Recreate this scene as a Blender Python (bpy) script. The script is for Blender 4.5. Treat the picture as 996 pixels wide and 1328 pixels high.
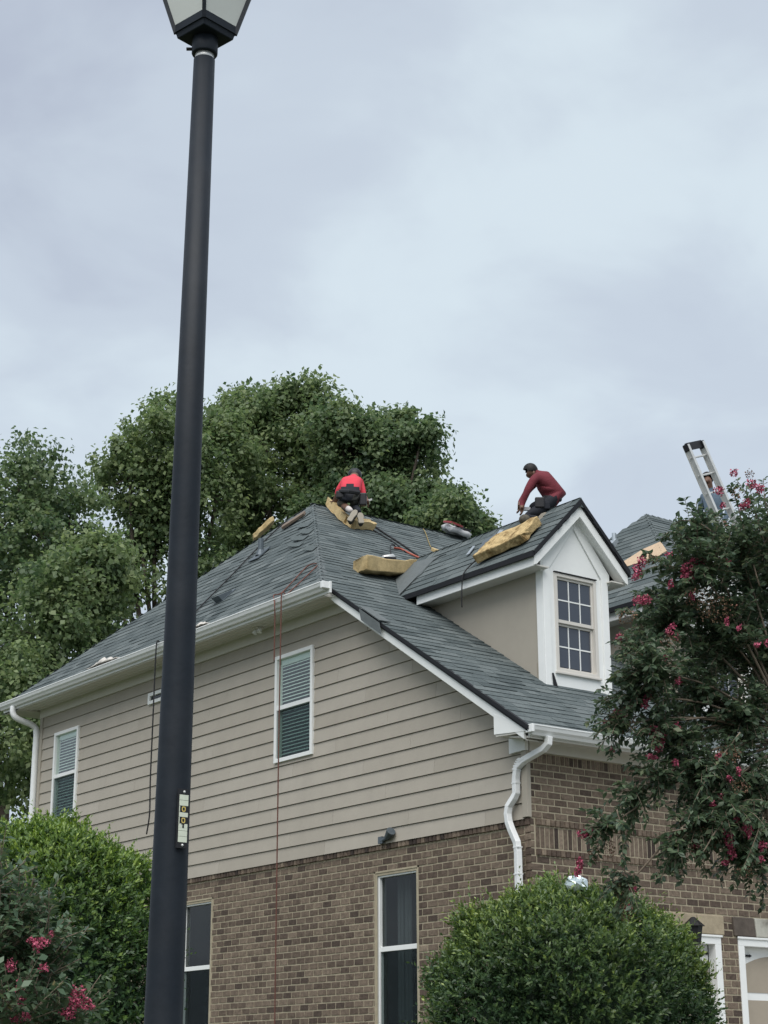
import bpy, bmesh, math, random
import numpy as np
from mathutils import Vector, Matrix

for o in list(bpy.data.objects): bpy.data.objects.remove(o)
sc = bpy.context.scene
COL = sc.collection
R = math.radians
random.seed(7); RNG = np.random.default_rng(11)

# ------------------------------------------------------------------ camera
# world axes: x along the front wall, y along the side wall (away), z up; origin = front brick corner
F_PX, PITCH, YAW, ROLL = 2301.34, .31412836, .64727546, -.0044565
CAM = Vector((-12.637, -14.189, 1.6))
fw = Vector((math.sin(YAW)*math.cos(PITCH), math.cos(YAW)*math.cos(PITCH), math.sin(PITCH)))
rt = Vector((math.cos(YAW), -math.sin(YAW), 0)); up = rt.cross(fw)
rt, up = math.cos(ROLL)*rt + math.sin(ROLL)*up, -math.sin(ROLL)*rt + math.cos(ROLL)*up
cd = bpy.data.cameras.new('camera'); cam = bpy.data.objects.new('camera', cd); COL.objects.link(cam)
cam.matrix_world = Matrix(((rt.x, up.x, -fw.x, CAM.x), (rt.y, up.y, -fw.y, CAM.y), (rt.z, up.z, -fw.z, CAM.z), (0, 0, 0, 1)))
cd.sensor_fit = 'HORIZONTAL'; cd.sensor_width = 36; cd.lens = 36*F_PX/996
cd.clip_start = .1; cd.clip_end = 3000
sc.camera = cam

# ------------------------------------------------------------------ world: overcast sky
SUN_EL, SUN_AZ = R(58), R(225)            # azimuth of the bright part of the cloud deck (x=sin, y=cos)
w = bpy.data.worlds.new('World'); sc.world = w; w.use_nodes = True
nt = w.node_tree; N = nt.nodes; L = nt.links; N.clear()
def nn(t, **k):
    n = N.new(t)
    for a, b in k.items(): setattr(n, a, b)
    return n
sky = nn('ShaderNodeTexSky', sky_type='NISHITA'); sky.sun_disc = False; sky.sun_elevation = SUN_EL; sky.sun_rotation = SUN_AZ
tc = nn('ShaderNodeTexCoord'); sep = nn('ShaderNodeSeparateXYZ'); L.new(tc.outputs['Generated'], sep.inputs[0])
ad = nn('ShaderNodeMath', operation='ADD'); ad.inputs[1].default_value = .28
ab = nn('ShaderNodeMath', operation='ABSOLUTE'); L.new(sep.outputs[2], ab.inputs[0]); L.new(ab.outputs[0], ad.inputs[0])
cmb = nn('ShaderNodeCombineXYZ')
for i in (0, 1):
    dv = nn('ShaderNodeMath', operation='DIVIDE'); L.new(sep.outputs[i], dv.inputs[0]); L.new(ad.outputs[0], dv.inputs[1]); L.new(dv.outputs[0], cmb.inputs[i])
cmb.inputs[2].default_value = 3.7
n1 = nn('ShaderNodeTexNoise'); n1.inputs['Scale'].default_value = 4.2; n1.inputs['Detail'].default_value = 5; n1.inputs['Roughness'].default_value = .5; n1.inputs['Distortion'].default_value = .35
n2 = nn('ShaderNodeTexNoise'); n2.inputs['Scale'].default_value = 1.7; n2.inputs['Detail'].default_value = 3
mp = nn('ShaderNodeMapping'); mp.inputs['Location'].default_value = (5.3, 2.1, 0); L.new(cmb.outputs[0], mp.inputs[0])
L.new(cmb.outputs[0], n1.inputs['Vector']); L.new(mp.outputs[0], n2.inputs['Vector'])
mixn = nn('ShaderNodeMath', operation='ADD'); L.new(n1.outputs['Fac'], mixn.inputs[0]); L.new(n2.outputs['Fac'], mixn.inputs[1])
ramp = nn('ShaderNodeValToRGB'); ramp.color_ramp.interpolation = 'EASE'
L.new(mixn.outputs[0], ramp.inputs[0])
mul = nn('ShaderNodeMath', operation='MULTIPLY'); mul.inputs[1].default_value = .5
L.new(mixn.outputs[0], mul.inputs[0]); L.new(mul.outputs[0], ramp.inputs[0])
e = ramp.color_ramp.elements
e[0].position = .36; e[0].color = (.455, .505, .60, 1)
e[1].position = .64; e[1].color = (.665, .755, .815, 1)
m_ = e.new(.5); m_.color = (.555, .622, .705, 1)
sc10 = nn('ShaderNodeVectorMath', operation='SCALE'); sc10.inputs['Scale'].default_value = 4.38
L.new(ramp.outputs[0], sc10.inputs[0])
mx = nn('ShaderNodeMix', data_type='RGBA'); mx.inputs['Factor'].default_value = .94
L.new(sky.outputs[0], mx.inputs['A']); L.new(sc10.outputs[0], mx.inputs['B'])
bg = nn('ShaderNodeBackground'); bg.inputs['Strength'].default_value = .1
L.new(mx.outputs['Result'], bg.inputs[0]); wo = nn('ShaderNodeOutputWorld'); L.new(bg.outputs[0], wo.inputs[0])

sd = bpy.data.lights.new('sun', 'SUN'); sun = bpy.data.objects.new('sun', sd); COL.objects.link(sun)
sd.energy = 1.5; sd.angle = R(60); sd.color = (1, .975, .94)
sdir = Vector((math.sin(SUN_AZ)*math.cos(SUN_EL), math.cos(SUN_AZ)*math.cos(SUN_EL), math.sin(SUN_EL)))
sun.rotation_euler = (-sdir).to_track_quat('-Z', 'Y').to_euler()
sun.location = (-20, -20, 40)
sc.view_settings.view_transform = 'Standard'; sc.view_settings.look = 'None'
sc.view_settings.exposure = 1.27; sc.view_settings.gamma = 1; sc.view_settings.use_curve_mapping = False
try:
    sc.cycles.max_bounces = 8; sc.cycles.transparent_max_bounces = 12
except Exception: pass

# ------------------------------------------------------------------ pixel -> place helpers
def ray(px, py): return fw + rt*((px-498)/F_PX) + up*((664-py)/F_PX)
def onx(px, py, a): d = ray(px, py); return CAM + d*((a-CAM.x)/d.x)
def ony(px, py, b): d = ray(px, py); return CAM + d*((b-CAM.y)/d.y)
def onpl(px, py, p, n): d = ray(px, py); n = Vector(n); return CAM + d*((Vector(p)-CAM).dot(n)/d.dot(n))
def at(px, py, t): d = ray(px, py); return CAM + d*(t/math.hypot(d.x, d.y))
def mpp(t): return t/F_PX*1.05           # metres per photo pixel at ground distance t

def gz(x, y):                              # ground height: street level at the camera, a bank up to the house
    s = min(1, max(0, (y+11)/8)); return .85*s*s*(3-2*s)

# ------------------------------------------------------------------ materials
MATS = {}
def mat(name, col, rough=.6, var=0, nscale=8, bump=0, bscale=40, attr=None, spec=.3, metal=0, col2=None, stretch=None):
    """attr: list of colours picked by the face attribute v; var: noise value variation; col2: blotch colour"""
    m = bpy.data.materials.new(name); m.use_nodes = True; t = m.node_tree; b = t.nodes['Principled BSDF']
    b.inputs['Roughness'].default_value = rough; b.inputs['Metallic'].default_value = metal
    b.inputs['Specular IOR Level'].default_value = spec
    tc = t.nodes.new('ShaderNodeTexCoord'); vec = tc.outputs['Object']
    geo = t.nodes.new('ShaderNodeNewGeometry'); vec = geo.outputs['Position']
    if stretch:
        mpn = t.nodes.new('ShaderNodeMapping'); mpn.inputs['Scale'].default_value = stretch; t.links.new(vec, mpn.inputs[0]); vec = mpn.outputs[0]
    if attr:
        at_ = t.nodes.new('ShaderNodeAttribute'); at_.attribute_name = 'v'
        r = t.nodes.new('ShaderNodeValToRGB'); t.links.new(at_.outputs['Fac'], r.inputs[0])
        el = r.color_ramp.elements; el[0].color = (*attr[0], 1); el[0].position = 0; el[1].color = (*attr[-1], 1); el[1].position = 1
        for i, c in enumerate(attr[1:-1]): x = el.new((i+1)/(len(attr)-1)); x.color = (*c, 1)
        out = r.outputs[0]
    else:
        rgb = t.nodes.new('ShaderNodeRGB'); rgb.outputs[0].default_value = (*col, 1); out = rgb.outputs[0]
    if col2:
        nz = t.nodes.new('ShaderNodeTexNoise'); nz.inputs['Scale'].default_value = nscale*.35; nz.inputs['Detail'].default_value = 4
        t.links.new(vec, nz.inputs['Vector'])
        rr = t.nodes.new('ShaderNodeValToRGB'); rr.color_ramp.elements[0].position = .5; rr.color_ramp.elements[1].position = .68
        t.links.new(nz.outputs['Fac'], rr.inputs[0])
        mm = t.nodes.new('ShaderNodeMix'); mm.data_type = 'RGBA'; t.links.new(rr.outputs[0], mm.inputs['Factor'])
        t.links.new(out, mm.inputs['A']); mm.inputs['B'].default_value = (*col2, 1); out = mm.outputs['Result']
    if var:
        nz = t.nodes.new('ShaderNodeTexNoise'); nz.inputs['Scale'].default_value = nscale; nz.inputs['Detail'].default_value = 6; nz.inputs['Roughness'].default_value = .65
        t.links.new(vec, nz.inputs['Vector'])
        mr = t.nodes.new('ShaderNodeMapRange'); mr.inputs['To Min'].default_value = 1-var; mr.inputs['To Max'].default_value = 1+var
        mr.inputs['From Min'].default_value = .25; mr.inputs['From Max'].default_value = .75
        t.links.new(nz.outputs['Fac'], mr.inputs['Value'])
        vm = t.nodes.new('ShaderNodeVectorMath'); vm.operation = 'SCALE'; t.links.new(out, vm.inputs[0]); t.links.new(mr.outputs[0], vm.inputs['Scale']); out = vm.outputs[0]
    t.links.new(out, b.inputs['Base Color'])
    if bump:
        nb = t.nodes.new('ShaderNodeTexNoise'); nb.inputs['Scale'].default_value = bscale; nb.inputs['Detail'].default_value = 5
        t.links.new(geo.outputs['Position'], nb.inputs['Vector'])
        bp = t.nodes.new('ShaderNodeBump'); bp.inputs['Strength'].default_value = bump; bp.inputs['Distance'].default_value = .01
        t.links.new(nb.outputs['Fac'], bp.inputs['Height']); t.links.new(bp.outputs[0], b.inputs['Normal'])
    MATS[name] = m; return m

def leafmat(name, cols, trans=.3, rough=.45):
    m = mat(name, cols[0], rough, attr=cols, spec=.35, var=.12, nscale=.9); t = m.node_tree; b = t.nodes['Principled BSDF']
    src = b.inputs['Base Color'].links[0].from_socket
    tr = t.nodes.new('ShaderNodeBsdfTranslucent'); hs = t.nodes.new('ShaderNodeHueSaturation'); hs.inputs['Saturation'].default_value = 1.15; hs.inputs['Value'].default_value = 1.2
    t.links.new(src, hs.inputs['Color']); t.links.new(hs.outputs[0], tr.inputs[0])
    ms = t.nodes.new('ShaderNodeMixShader'); ms.inputs[0].default_value = trans
    t.links.new(b.outputs[0], ms.inputs[1]); t.links.new(tr.outputs[0], ms.inputs[2])
    t.links.new(ms.outputs[0], t.nodes['Material Output'].inputs[0]); return m

def glassmat(name, tint, gloss=.9, rough=.02, ior=1.5):
    m = bpy.data.materials.new(name); m.use_nodes = True; t = m.node_tree; t.nodes.remove(t.nodes['Principled BSDF'])
    tr = t.nodes.new('ShaderNodeBsdfTransparent'); tr.inputs[0].default_value = (*tint, 1)
    gl = t.nodes.new('ShaderNodeBsdfGlossy'); gl.inputs['Roughness'].default_value = rough; gl.inputs['Color'].default_value = (gloss,)*3+(1,)
    lw = t.nodes.new('ShaderNodeLayerWeight'); pw = t.nodes.new('ShaderNodeMath'); pw.operation = 'POWER'; pw.inputs[1].default_value = 4
    t.links.new(lw.outputs['Facing'], pw.inputs[0]); fr = t.nodes.new('ShaderNodeMath'); fr.operation = 'MULTIPLY_ADD'; fr.inputs[1].default_value = .8; fr.inputs[2].default_value = .055
    t.links.new(pw.outputs[0], fr.inputs[0])
    nz = t.nodes.new('ShaderNodeTexNoise'); nz.inputs['Scale'].default_value = 1.3
    geo = t.nodes.new('ShaderNodeNewGeometry'); t.links.new(geo.outputs['Position'], nz.inputs['Vector'])
    bp = t.nodes.new('ShaderNodeBump'); bp.inputs['Strength'].default_value = .25; bp.inputs['Distance'].default_value = .02
    t.links.new(nz.outputs['Fac'], bp.inputs['Height']); t.links.new(bp.outputs[0], gl.inputs['Normal'])
    ms = t.nodes.new('ShaderNodeMixShader'); t.links.new(fr.outputs[0], ms.inputs[0]); t.links.new(tr.outputs[0], ms.inputs[1]); t.links.new(gl.outputs[0], ms.inputs[2])
    t.links.new(ms.outputs[0], t.nodes['Material Output'].inputs[0]); MATS[name] = m; return m

mat('siding', (.40, .36, .30), .62, attr=[(.375, .338, .282), (.40, .362, .304), (.42, .382, .324)], var=.06, nscale=3, bump=.15, bscale=60, spec=.2)
mat('siding_smooth', (.385, .35, .292), .62, var=.05, nscale=2.5, bump=.05, bscale=30, spec=.2)
mat('trim_white', (.80, .81, .79), .5, var=.04, nscale=3, spec=.3)
mat('soffit', (.62, .60, .55), .6, var=.04, nscale=3, spec=.2)
mat('vinyl', (.62, .59, .54), .45, spec=.35)
mat('gutter_white', (.78, .79, .78), .35, var=.05, nscale=5, spec=.45)
mat('brick', (.2, .14, .11), .85, attr=[(.050, .039, .034), (.104, .077, .061), (.158, .121, .092), (.182, .140, .106), (.262, .208, .156)], var=.4, nscale=22, bump=.5, bscale=120, spec=.15)
mat('mortar', (.40, .35, .255), .9, var=.15, nscale=12, bump=.4, bscale=150, spec=.1)
mat('shingle', (.08, .09, .09), .85, attr=[(.050, .064, .066), (.084, .102, .104), (.104, .123, .124), (.150, .170, .170)], var=.3, nscale=36, bump=.5, bscale=180, spec=.25)
mat('shingle_pale', (.115, .13, .132), .8, var=.15, nscale=20, bump=.3, bscale=150)
mat('felt', (.012, .013, .016), .7, var=.2)
mat('deck_wood', (.50, .37, .25), .7, var=.25, nscale=9, stretch=(1, 8, 1))
mat('board_brown', (.17, .13, .10), .75, var=.3, nscale=9)
mat('stone_tan', (.36, .30, .21), .85, var=.2, nscale=9, bump=.4, bscale=40)
mat('stone_dark', (.10, .082, .068), .85, var=.35, nscale=9, bump=.4, bscale=40)
mat('stone_pale', (.45, .44, .38), .85, var=.15, nscale=9, bump=.4, bscale=40, col2=(.09, .07, .055))
mat('door_tan', (.36, .31, .245), .6, var=.05, bump=.2, bscale=200)
mat('black_iron', (.012, .012, .013), .5)
mat('interior', (.035, .035, .038), .9)
mat('blind', (.72, .80, .74), .6)
mat('curtain', (.5, .52, .52), .8)
mat('screen_dark', (.02, .025, .03), .8)
mat('pane_grey', (.052, .062, .082), .2, var=.06, nscale=2, spec=.5)
glassmat('glass', (.93, .97, .95), .9)
glassmat('glass_dark', (.55, .58, .58), .55)
m = glassmat('insect_screen', (.80, .84, .84), .1, .5)
mat('pole_paint', (.012, .0165, .023), .55, var=.2, nscale=9, bump=.08, bscale=45, spec=.22, col2=(.018, .022, .028))
mat('lamp_panel', (.62, .64, .60), .5, var=.05, nscale=5)
mat('foam', (.52, .40, .215), .9, var=.22, nscale=14, bump=.7, bscale=60, spec=.1, col2=(.42, .31, .155))
mat('foam_dirty', (.47, .35, .18), .9, var=.4, nscale=24, bump=1, bscale=45, spec=.1, col2=(.22, .145, .065))
mat('aluminium', (.62, .62, .60), .35, var=.12, nscale=12, metal=.4)
mat('black_plastic', (.018, .018, .02), .45)
mat('grey_metal', (.10, .12, .135), .45, metal=.3)
mat('flash_metal', (.42, .46, .49), .35, metal=.5, var=.1)
mat('rope_red', (.13, .058, .045), .8, var=.2, nscale=60)
mat('rope_black', (.018, .018, .02), .7)
mat('rope_tan', (.26, .20, .08), .8)
mat('hose_red', (.34, .09, .06), .6)
mat('rag', (.52, .49, .45), .9, var=.1)
mat('wrapper', (.55, .55, .56), .35, var=.05)
mat('wrapper_red', (.28, .05, .055), .4)
mat('foil', (.62, .70, .70), .18, metal=.7)
mat('bark', (.075, .060, .047), .9, var=.35, nscale=9, bump=.8, bscale=30)
mat('bark_pale', (.17, .135, .10), .8, var=.2, nscale=9)
mat('grass', (.055, .066, .032), .9, var=.4, nscale=3, bump=.6, bscale=60)
mat('asphalt', (.05, .05, .052), .9, var=.2, nscale=6, bump=.4, bscale=90)
mat('concrete', (.34, .33, .31), .85, var=.12, nscale=3)
mat('skin', (.15, .082, .055), .55, var=.05)
mat('hair', (.010, .009, .009), .6)
mat('shirt_red', (.58, .05, .075), .85, var=.12, nscale=7, bump=.6, bscale=14)
mat('shirt_maroon', (.145, .026, .036), .85, var=.18, nscale=9, bump=.8, bscale=16)
mat('shirt_blue', (.105, .145, .19), .85, var=.12, nscale=9, bump=.6, bscale=16)
mat('trousers', (.016, .018, .024), .85, var=.25, nscale=12, bump=.5, bscale=18)
mat('camo', (.055, .055, .05), .9, var=.5, nscale=30)
mat('knee_pad', (.085, .078, .062), .8, var=.4, nscale=30)
mat('sock', (.55, .50, .48), .8)
mat('shoe', (.05, .045, .04), .8)
mat('shoe_sole', (.30, .27, .22), .8)
mat('sticker', (.62, .66, .54), .5, var=.08, nscale=40)
mat('sticker_yellow', (.62, .48, .14), .5)
mat('flower', (.5, .05, .14), .7, attr=[(.22, .03, .065), (.40, .07, .13), (.55, .15, .22)], var=.15, nscale=40)
mat('seed', (.16, .10, .06), .8, attr=[(.07, .06, .03), (.14, .09, .05), (.25, .12, .09)], var=.15, nscale=40)
leafmat('leaf_oak', [(.062, .102, .048), (.128, .186, .084), (.190, .250, .116), (.265, .325, .150)], .48)
leafmat('leaf_oak_dark', [(.054, .094, .050), (.108, .164, .080), (.160, .220, .106), (.225, .280, .132)], .46)
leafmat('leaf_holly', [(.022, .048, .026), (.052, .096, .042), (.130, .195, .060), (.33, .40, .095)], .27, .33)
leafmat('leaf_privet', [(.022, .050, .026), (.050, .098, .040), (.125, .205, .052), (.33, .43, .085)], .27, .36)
leafmat('leaf_crape', [(.038, .064, .044), (.080, .120, .074), (.125, .170, .096), (.20, .22, .115)], .34, .4)
leafmat('leaf_grey', [(.045, .082, .048), (.080, .130, .075), (.13, .18, .10), (.22, .19, .085)], .25, .35)

# ------------------------------------------------------------------ mesh helpers
class MB:
    def __init__(s): s.v = []; s.f = []; s.m = []; s.a = []
    def add(s, vs, fs, mi=0, a=.5):
        o = len(s.v); s.v += [tuple(p) for p in vs]
        for f in fs: s.f.append(tuple(i+o for i in f)); s.m.append(mi); s.a.append(a)
        return s
    def box(s, x0, y0, z0, x1, y1, z1, mi=0, a=.5):
        return s.hexa([(x0,y0,z0),(x1,y0,z0),(x1,y1,z0),(x0,y1,z0),(x0,y0,z1),(x1,y0,z1),(x1,y1,z1),(x0,y1,z1)], mi, a)
    def hexa(s, p, mi=0, a=.5):
        return s.add(p, [(3,2,1,0),(4,5,6,7),(0,1,5,4),(1,2,6,5),(2,3,7,6),(3,0,4,7)], mi, a)
    def prism(s, poly, vec, mi=0, a=.5):
        n = len(poly); vec = Vector(vec); q = [Vector(p)+vec for p in poly]
        fs = [tuple(range(n))[::-1], tuple(range(n, 2*n))] + [(i, (i+1) % n, (i+1) % n+n, i+n) for i in range(n)]
        return s.add([Vector(p) for p in poly]+q, fs, mi, a)
    def obox(s, c, ax, ay, az, mi=0, a=.5):    # oriented box: centre and three half axes
        c, ax, ay, az = map(Vector, (c, ax, ay, az))
        return s.hexa([c-ax-ay-az, c+ax-ay-az, c+ax+ay-az, c-ax+ay-az, c-ax-ay+az, c+ax-ay+az, c+ax+ay+az, c-ax+ay+az], mi, a)
    def tube(s, pts, rad, n=8, mi=0, a=.5, sq=None):
        pts = [Vector(p) for p in pts]
        if not isinstance(rad, (list, tuple)): rad = [rad]*len(pts)
        o = len(s.v); prevx = None
        for i, p in enumerate(pts):
            d = (pts[min(i+1, len(pts)-1)]-pts[max(i-1, 0)]).normalized()
            x = prevx - d*prevx.dot(d) if prevx else d.orthogonal()
            if sq and not prevx: x = Vector(sq) - d*Vector(sq).dot(d)
            x.normalize(); y = d.cross(x); prevx = x
            for k in range(n):
                an = 2*math.pi*(k+.5)/n; s.v.append(tuple(p + (x*math.cos(an)+y*math.sin(an))*rad[i]))
        for i in range(len(pts)-1):
            for k in range(n):
                s.f.append((o+i*n+k, o+i*n+(k+1) % n, o+(i+1)*n+(k+1) % n, o+(i+1)*n+k)); s.m.append(mi); s.a.append(a)
        s.f.append(tuple(o+k for k in range(n))[::-1]); s.m.append(mi); s.a.append(a)
        s.f.append(tuple(o+(len(pts)-1)*n+k for k in range(n))); s.m.append(mi); s.a.append(a)
        return s
    def ball(s, c, r, mi=0, a=.5, nu=10, nv=7, axes=None):
        c = Vector(c); r = r if isinstance(r, (list, tuple)) else (r,)*3
        ax = axes or (Vector((1,0,0)), Vector((0,1,0)), Vector((0,0,1)))
        vs = []; fs = []
        for j in range(nv+1):
            th = math.pi*j/nv
            for i in range(nu):
                ph = 2*math.pi*i/nu
                vs.append(c + ax[0]*(r[0]*math.sin(th)*math.cos(ph)) + ax[1]*(r[1]*math.sin(th)*math.sin(ph)) + ax[2]*(r[2]*math.cos(th)))
        for j in range(nv):
            for i in range(nu): fs.append((j*nu+i, (j+1)*nu+i, (j+1)*nu+(i+1) % nu, j*nu+(i+1) % nu))
        return s.add(vs, fs, mi, a)
    def mesh(s, name, mats):
        me = bpy.data.meshes.new(name); me.from_pydata(s.v, [], s.f)
        for m in ([mats] if isinstance(mats, str) else mats): me.materials.append(MATS[m])
        me.polygons.foreach_set('material_index', s.m)
        me.attributes.new('v', 'FLOAT', 'FACE').data.foreach_set('value', s.a)
        me.update(); return me
    def build(s, name, mats, parent=None, smooth=False, bevel=0, kind=None):
        me = s.mesh(name, mats)
        if smooth: me.polygons.foreach_set('use_smooth', [True]*len(me.polygons))
        o = bpy.data.objects.new(name, me); COL.objects.link(o)
        if parent: o.parent = parent
        if kind: o['kind'] = kind
        if bevel:
            b = o.modifiers.new('bevel', 'BEVEL'); b.width = bevel; b.segments = 2; b.limit_method = 'ANGLE'
        return o
def tag(o, label, cat, group=None, kind=None):
    if label: o['label'] = label
    if cat: o['category'] = cat
    if group: o['group'] = group
    if kind: o['kind'] = kind
    return o
def empty(name, loc=(0,0,0)):
    o = bpy.data.objects.new(name, None); COL.objects.link(o); o.empty_display_size = .1
    EMP.append((o, loc)); return o
EMP = []
def smooth_path(pts, k=6):
    pts = [Vector(p) for p in pts]; out = []
    for i in range(len(pts)-1):
        p0, p1, p2, p3 = pts[max(i-1, 0)], pts[i], pts[i+1], pts[min(i+2, len(pts)-1)]
        for j in range(k):
            t = j/k
            out.append(.5*((2*p1)+(p2-p0)*t+(2*p0-5*p1+4*p2-p3)*t*t+(3*p1-p0-3*p2+p3)*t**3))
    return out+[pts[-1]]

# ------------------------------------------------------------------ ground, street
g = MB(); n = 60; ext = 260
xs = [CAM.x + math.copysign(abs(t)**1.8, t)*ext for t in np.linspace(-1, 1, n)]
ys = [CAM.y + math.copysign(abs(t)**1.8, t)*ext for t in np.linspace(-1, 1, n)]
g.v = [(x, y, gz(x, y)) for y in ys for x in xs]
g.f = [(j*n+i, j*n+i+1, (j+1)*n+i+1, (j+1)*n+i) for j in range(n-1) for i in range(n-1)]
g.m = [0]*len(g.f); g.a = [.5]*len(g.f)
o = g.build('ground', 'grass', smooth=True); o['kind'] = 'structure'
dv = MB(); nd = 24                                                     # driveway up to the garage doors
ring = [(x, y, gz(x, y)+.012) for y in np.linspace(-.02, -11, nd) for x in np.linspace(.3, 6.2, 8)]
dv.add(ring, [(j*8+i, (j+1)*8+i, (j+1)*8+i+1, j*8+i+1) for j in range(nd-1) for i in range(7)])
o = dv.build('driveway', 'concrete', smooth=True); o['kind'] = 'structure'
st = MB(); st.box(-60, -19.5, -.02, 60, -12.6, .02)
o = st.build('road', 'asphalt'); o['kind'] = 'structure'
# ================================================================== the house
house = empty('house', (0, 0, .8))
tag(house, 'two-storey house with tan lap siding over brown brick, grey shingle roof and white gabled dormers', 'house')
FS, LS, BS = .643, .98, .56                    # slopes of the front, left hip and back roof planes
def zf(y): return 5.3+FS*(y+.274)
def zl(x): return 7.55+LS*(x+.45)
APX = Vector((2.3, 7.42, 10.247)); XR = 12.0; YB = 11.69

# ---- windows on the side wall: (y0, y1, z0, z1) outer trim
W_UP = [(4.0, 4.866, 5.595, 7.005), (10.35, 11.16, 5.56, 6.975), (7.60, 8.21, 6.93, 7.10)]
W_LO = [(1.946, 2.745, 2.15, 4.0), (6.375, 7.16, 2.15, 4.01)]
ZBR = 4.335                                    # top of the brick ledge

# backing walls
w = MB()
def strip(y0, y1, z0, z1):
    def top(y): return min(z1, zf(y)-.16)
    yc = lambda z: (z+.16-5.3)/FS-.274
    y0 = max(y0, yc(z0))
    ys = [y0] + [y for y in (yc(z1),) if y0 < y < y1] + [y1]
    if y1 <= y0: return
    for a, b in zip(ys[:-1], ys[1:]):
        if top(a) > z0 or top(b) > z0: w.add([(.02, b, z0), (.02, a, z0), (.02, a, max(z0, top(a))), (.02, b, max(z0, top(b)))], [(0, 1, 2, 3)])
def wall_with_holes(ylo, yhi, zlo, zhi, holes):
    cuts = sorted({zlo, zhi, *[h[2]+.03 for h in holes], *[h[3]-.03 for h in holes]})
    for a, b in zip(cuts[:-1], cuts[1:]):
        hs = sorted([h for h in holes if h[2]+.03 <= a+1e-6 and h[3]-.03 >= b-1e-6]); y = ylo
        for h in hs: strip(y, h[0]+.03, a, b); y = h[1]-.03
        strip(y, yhi, a, b)
wall_with_holes(0.0, YB, ZBR, 7.44, W_UP)
side_up = w.build('side_wall', 'siding', house)
w = MB(); wall_with_holes(.02, YB, .4, ZBR, W_LO)
side_lo = w.build('side_brick_wall', 'mortar', house)
w = MB(); w.box(.03, YB-.04, .4, XR, YB, 7.4); w.box(XR-.05, .05, .4, XR, YB-.05, 7.4); w.build('rear_wall', 'siding', house)

# ---- lap siding planks (each course broken into boards at staggered joints)
def plank(pieces, z0, z1, xb=-.020, xt=-.004):
    av = random.uniform(0, 1)
    m = MB()
    for (y0, y1, za, zb) in pieces:
        def X(z): return xb + (xt-xb)*(z-z0)/(z1-z0)
        def lim(y, z):
            ymin = (z+.20-5.3)/FS-.274
            return max(y, ymin)
        a0, a1 = lim(y0, za), lim(y0, zb)
        if a1 > y1-.02 and a0 > y1-.02: continue
        a1 = min(a1, y1)
        m.hexa([(X(za), a0, za), (.018, a0, za), (.018, y1, za), (X(za), y1, za), (X(zb), a1, zb), (.018, a1, zb), (.018, y1, zb), (X(zb), y1, zb)], 0, av)
    return m
e_ = .1755; z = ZBR-.012; k = 0
while z < 7.30:
    z1 = min(z+e_-.005, 7.33)
    js = [.06]
    y = .7 + ((k*1.37) % 2.3)
    while y < YB-.3: js.append(y); y += random.choice((2.44, 3.05, 3.66))
    js.append(YB)
    for ya, yb in zip(js[:-1], js[1:]):
        pcs = [(ya+.0015, yb-.0015, z, z1)]
        for (h0, h1, hz0, hz1) in W_UP:
            out = []
            for (p0, p1, q0, q1) in pcs:
                a0, a1, c0, c1 = h0+.02, h1-.02, hz0+.02, hz1-.02
                if p1 <= a0 or p0 >= a1 or q1 <= c0 or q0 >= c1: out.append((p0, p1, q0, q1)); continue
                if p0 < a0: out.append((p0, a0, q0, q1))
                if p1 > a1: out.append((a1, p1, q0, q1))
                if q0 < c0: out.append((max(p0, a0), min(p1, a1), q0, c0))
                if q1 > c1: out.append((max(p0, a0), min(p1, a1), c1, q1))
            pcs = out
        pcs.sort(); runs = []
        for q in pcs:                                  # pieces that touch are one board, pieces apart are boards of their own
            if runs and q[0] <= max(r_[1] for r_ in runs[-1])+.005: runs[-1].append(q)
            else: runs.append([q])
        for q in runs:
            m = plank(q, z, z1)
            if m.v: m.build('plank', 'siding', side_up)
    z += e_; k += 1

# ---- bricks
def brick_mesh(i, lx, lz, d=.075):
    m = MB(); r = random.Random(i); b = .004
    x, z_ = lx/2, lz/2
    j = lambda: r.uniform(-.0025, .0025)
    outer = [(-x+j(), 0, -z_+j()), (x+j(), 0, -z_+j()), (x+j(), 0, z_+j()), (-x+j(), 0, z_+j())]
    fr = [(px*(1-b/x), -.008-r.uniform(0, .004), pz*(1-b/z_)) for px, _, pz in outer]
    bk = [(px, d, pz) for px, _, pz in outer]
    m.add(fr+outer+bk, [(0,1,2,3),(4,5,1,0),(5,6,2,1),(6,7,3,2),(7,4,0,3),(8,9,5,4),(9,10,6,5),(10,11,7,6),(11,8,4,7)], 0, min(1, max(0, r.betavariate(1.25, 1.15))))
    return m
CELL = {}
def brick_variants(lx, lz):
    key = (round(lx, 3), round(lz, 3))
    if key not in CELL: CELL[key] = [brick_mesh(i*31+int(lx*1000), lx, lz) for i in range(14)]
    return CELL[key]
BRICKS = {'A': [], 'B': []}                     # (key, variant, centre)
def put(wall, c, lx, lz): BRICKS[wall].append(((round(lx, 3), round(lz, 3)), random.randrange(14), c))
BL, CH = .1865, .0795; JT = .0125
def overlaps(a0, a1, z0, z1, holes):
    for h in holes:
        if a1 > h[0]+.005 and a0 < h[1]-.005 and z1 > h[2]+.005 and z0 < h[3]-.005: return h
    return None
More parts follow.
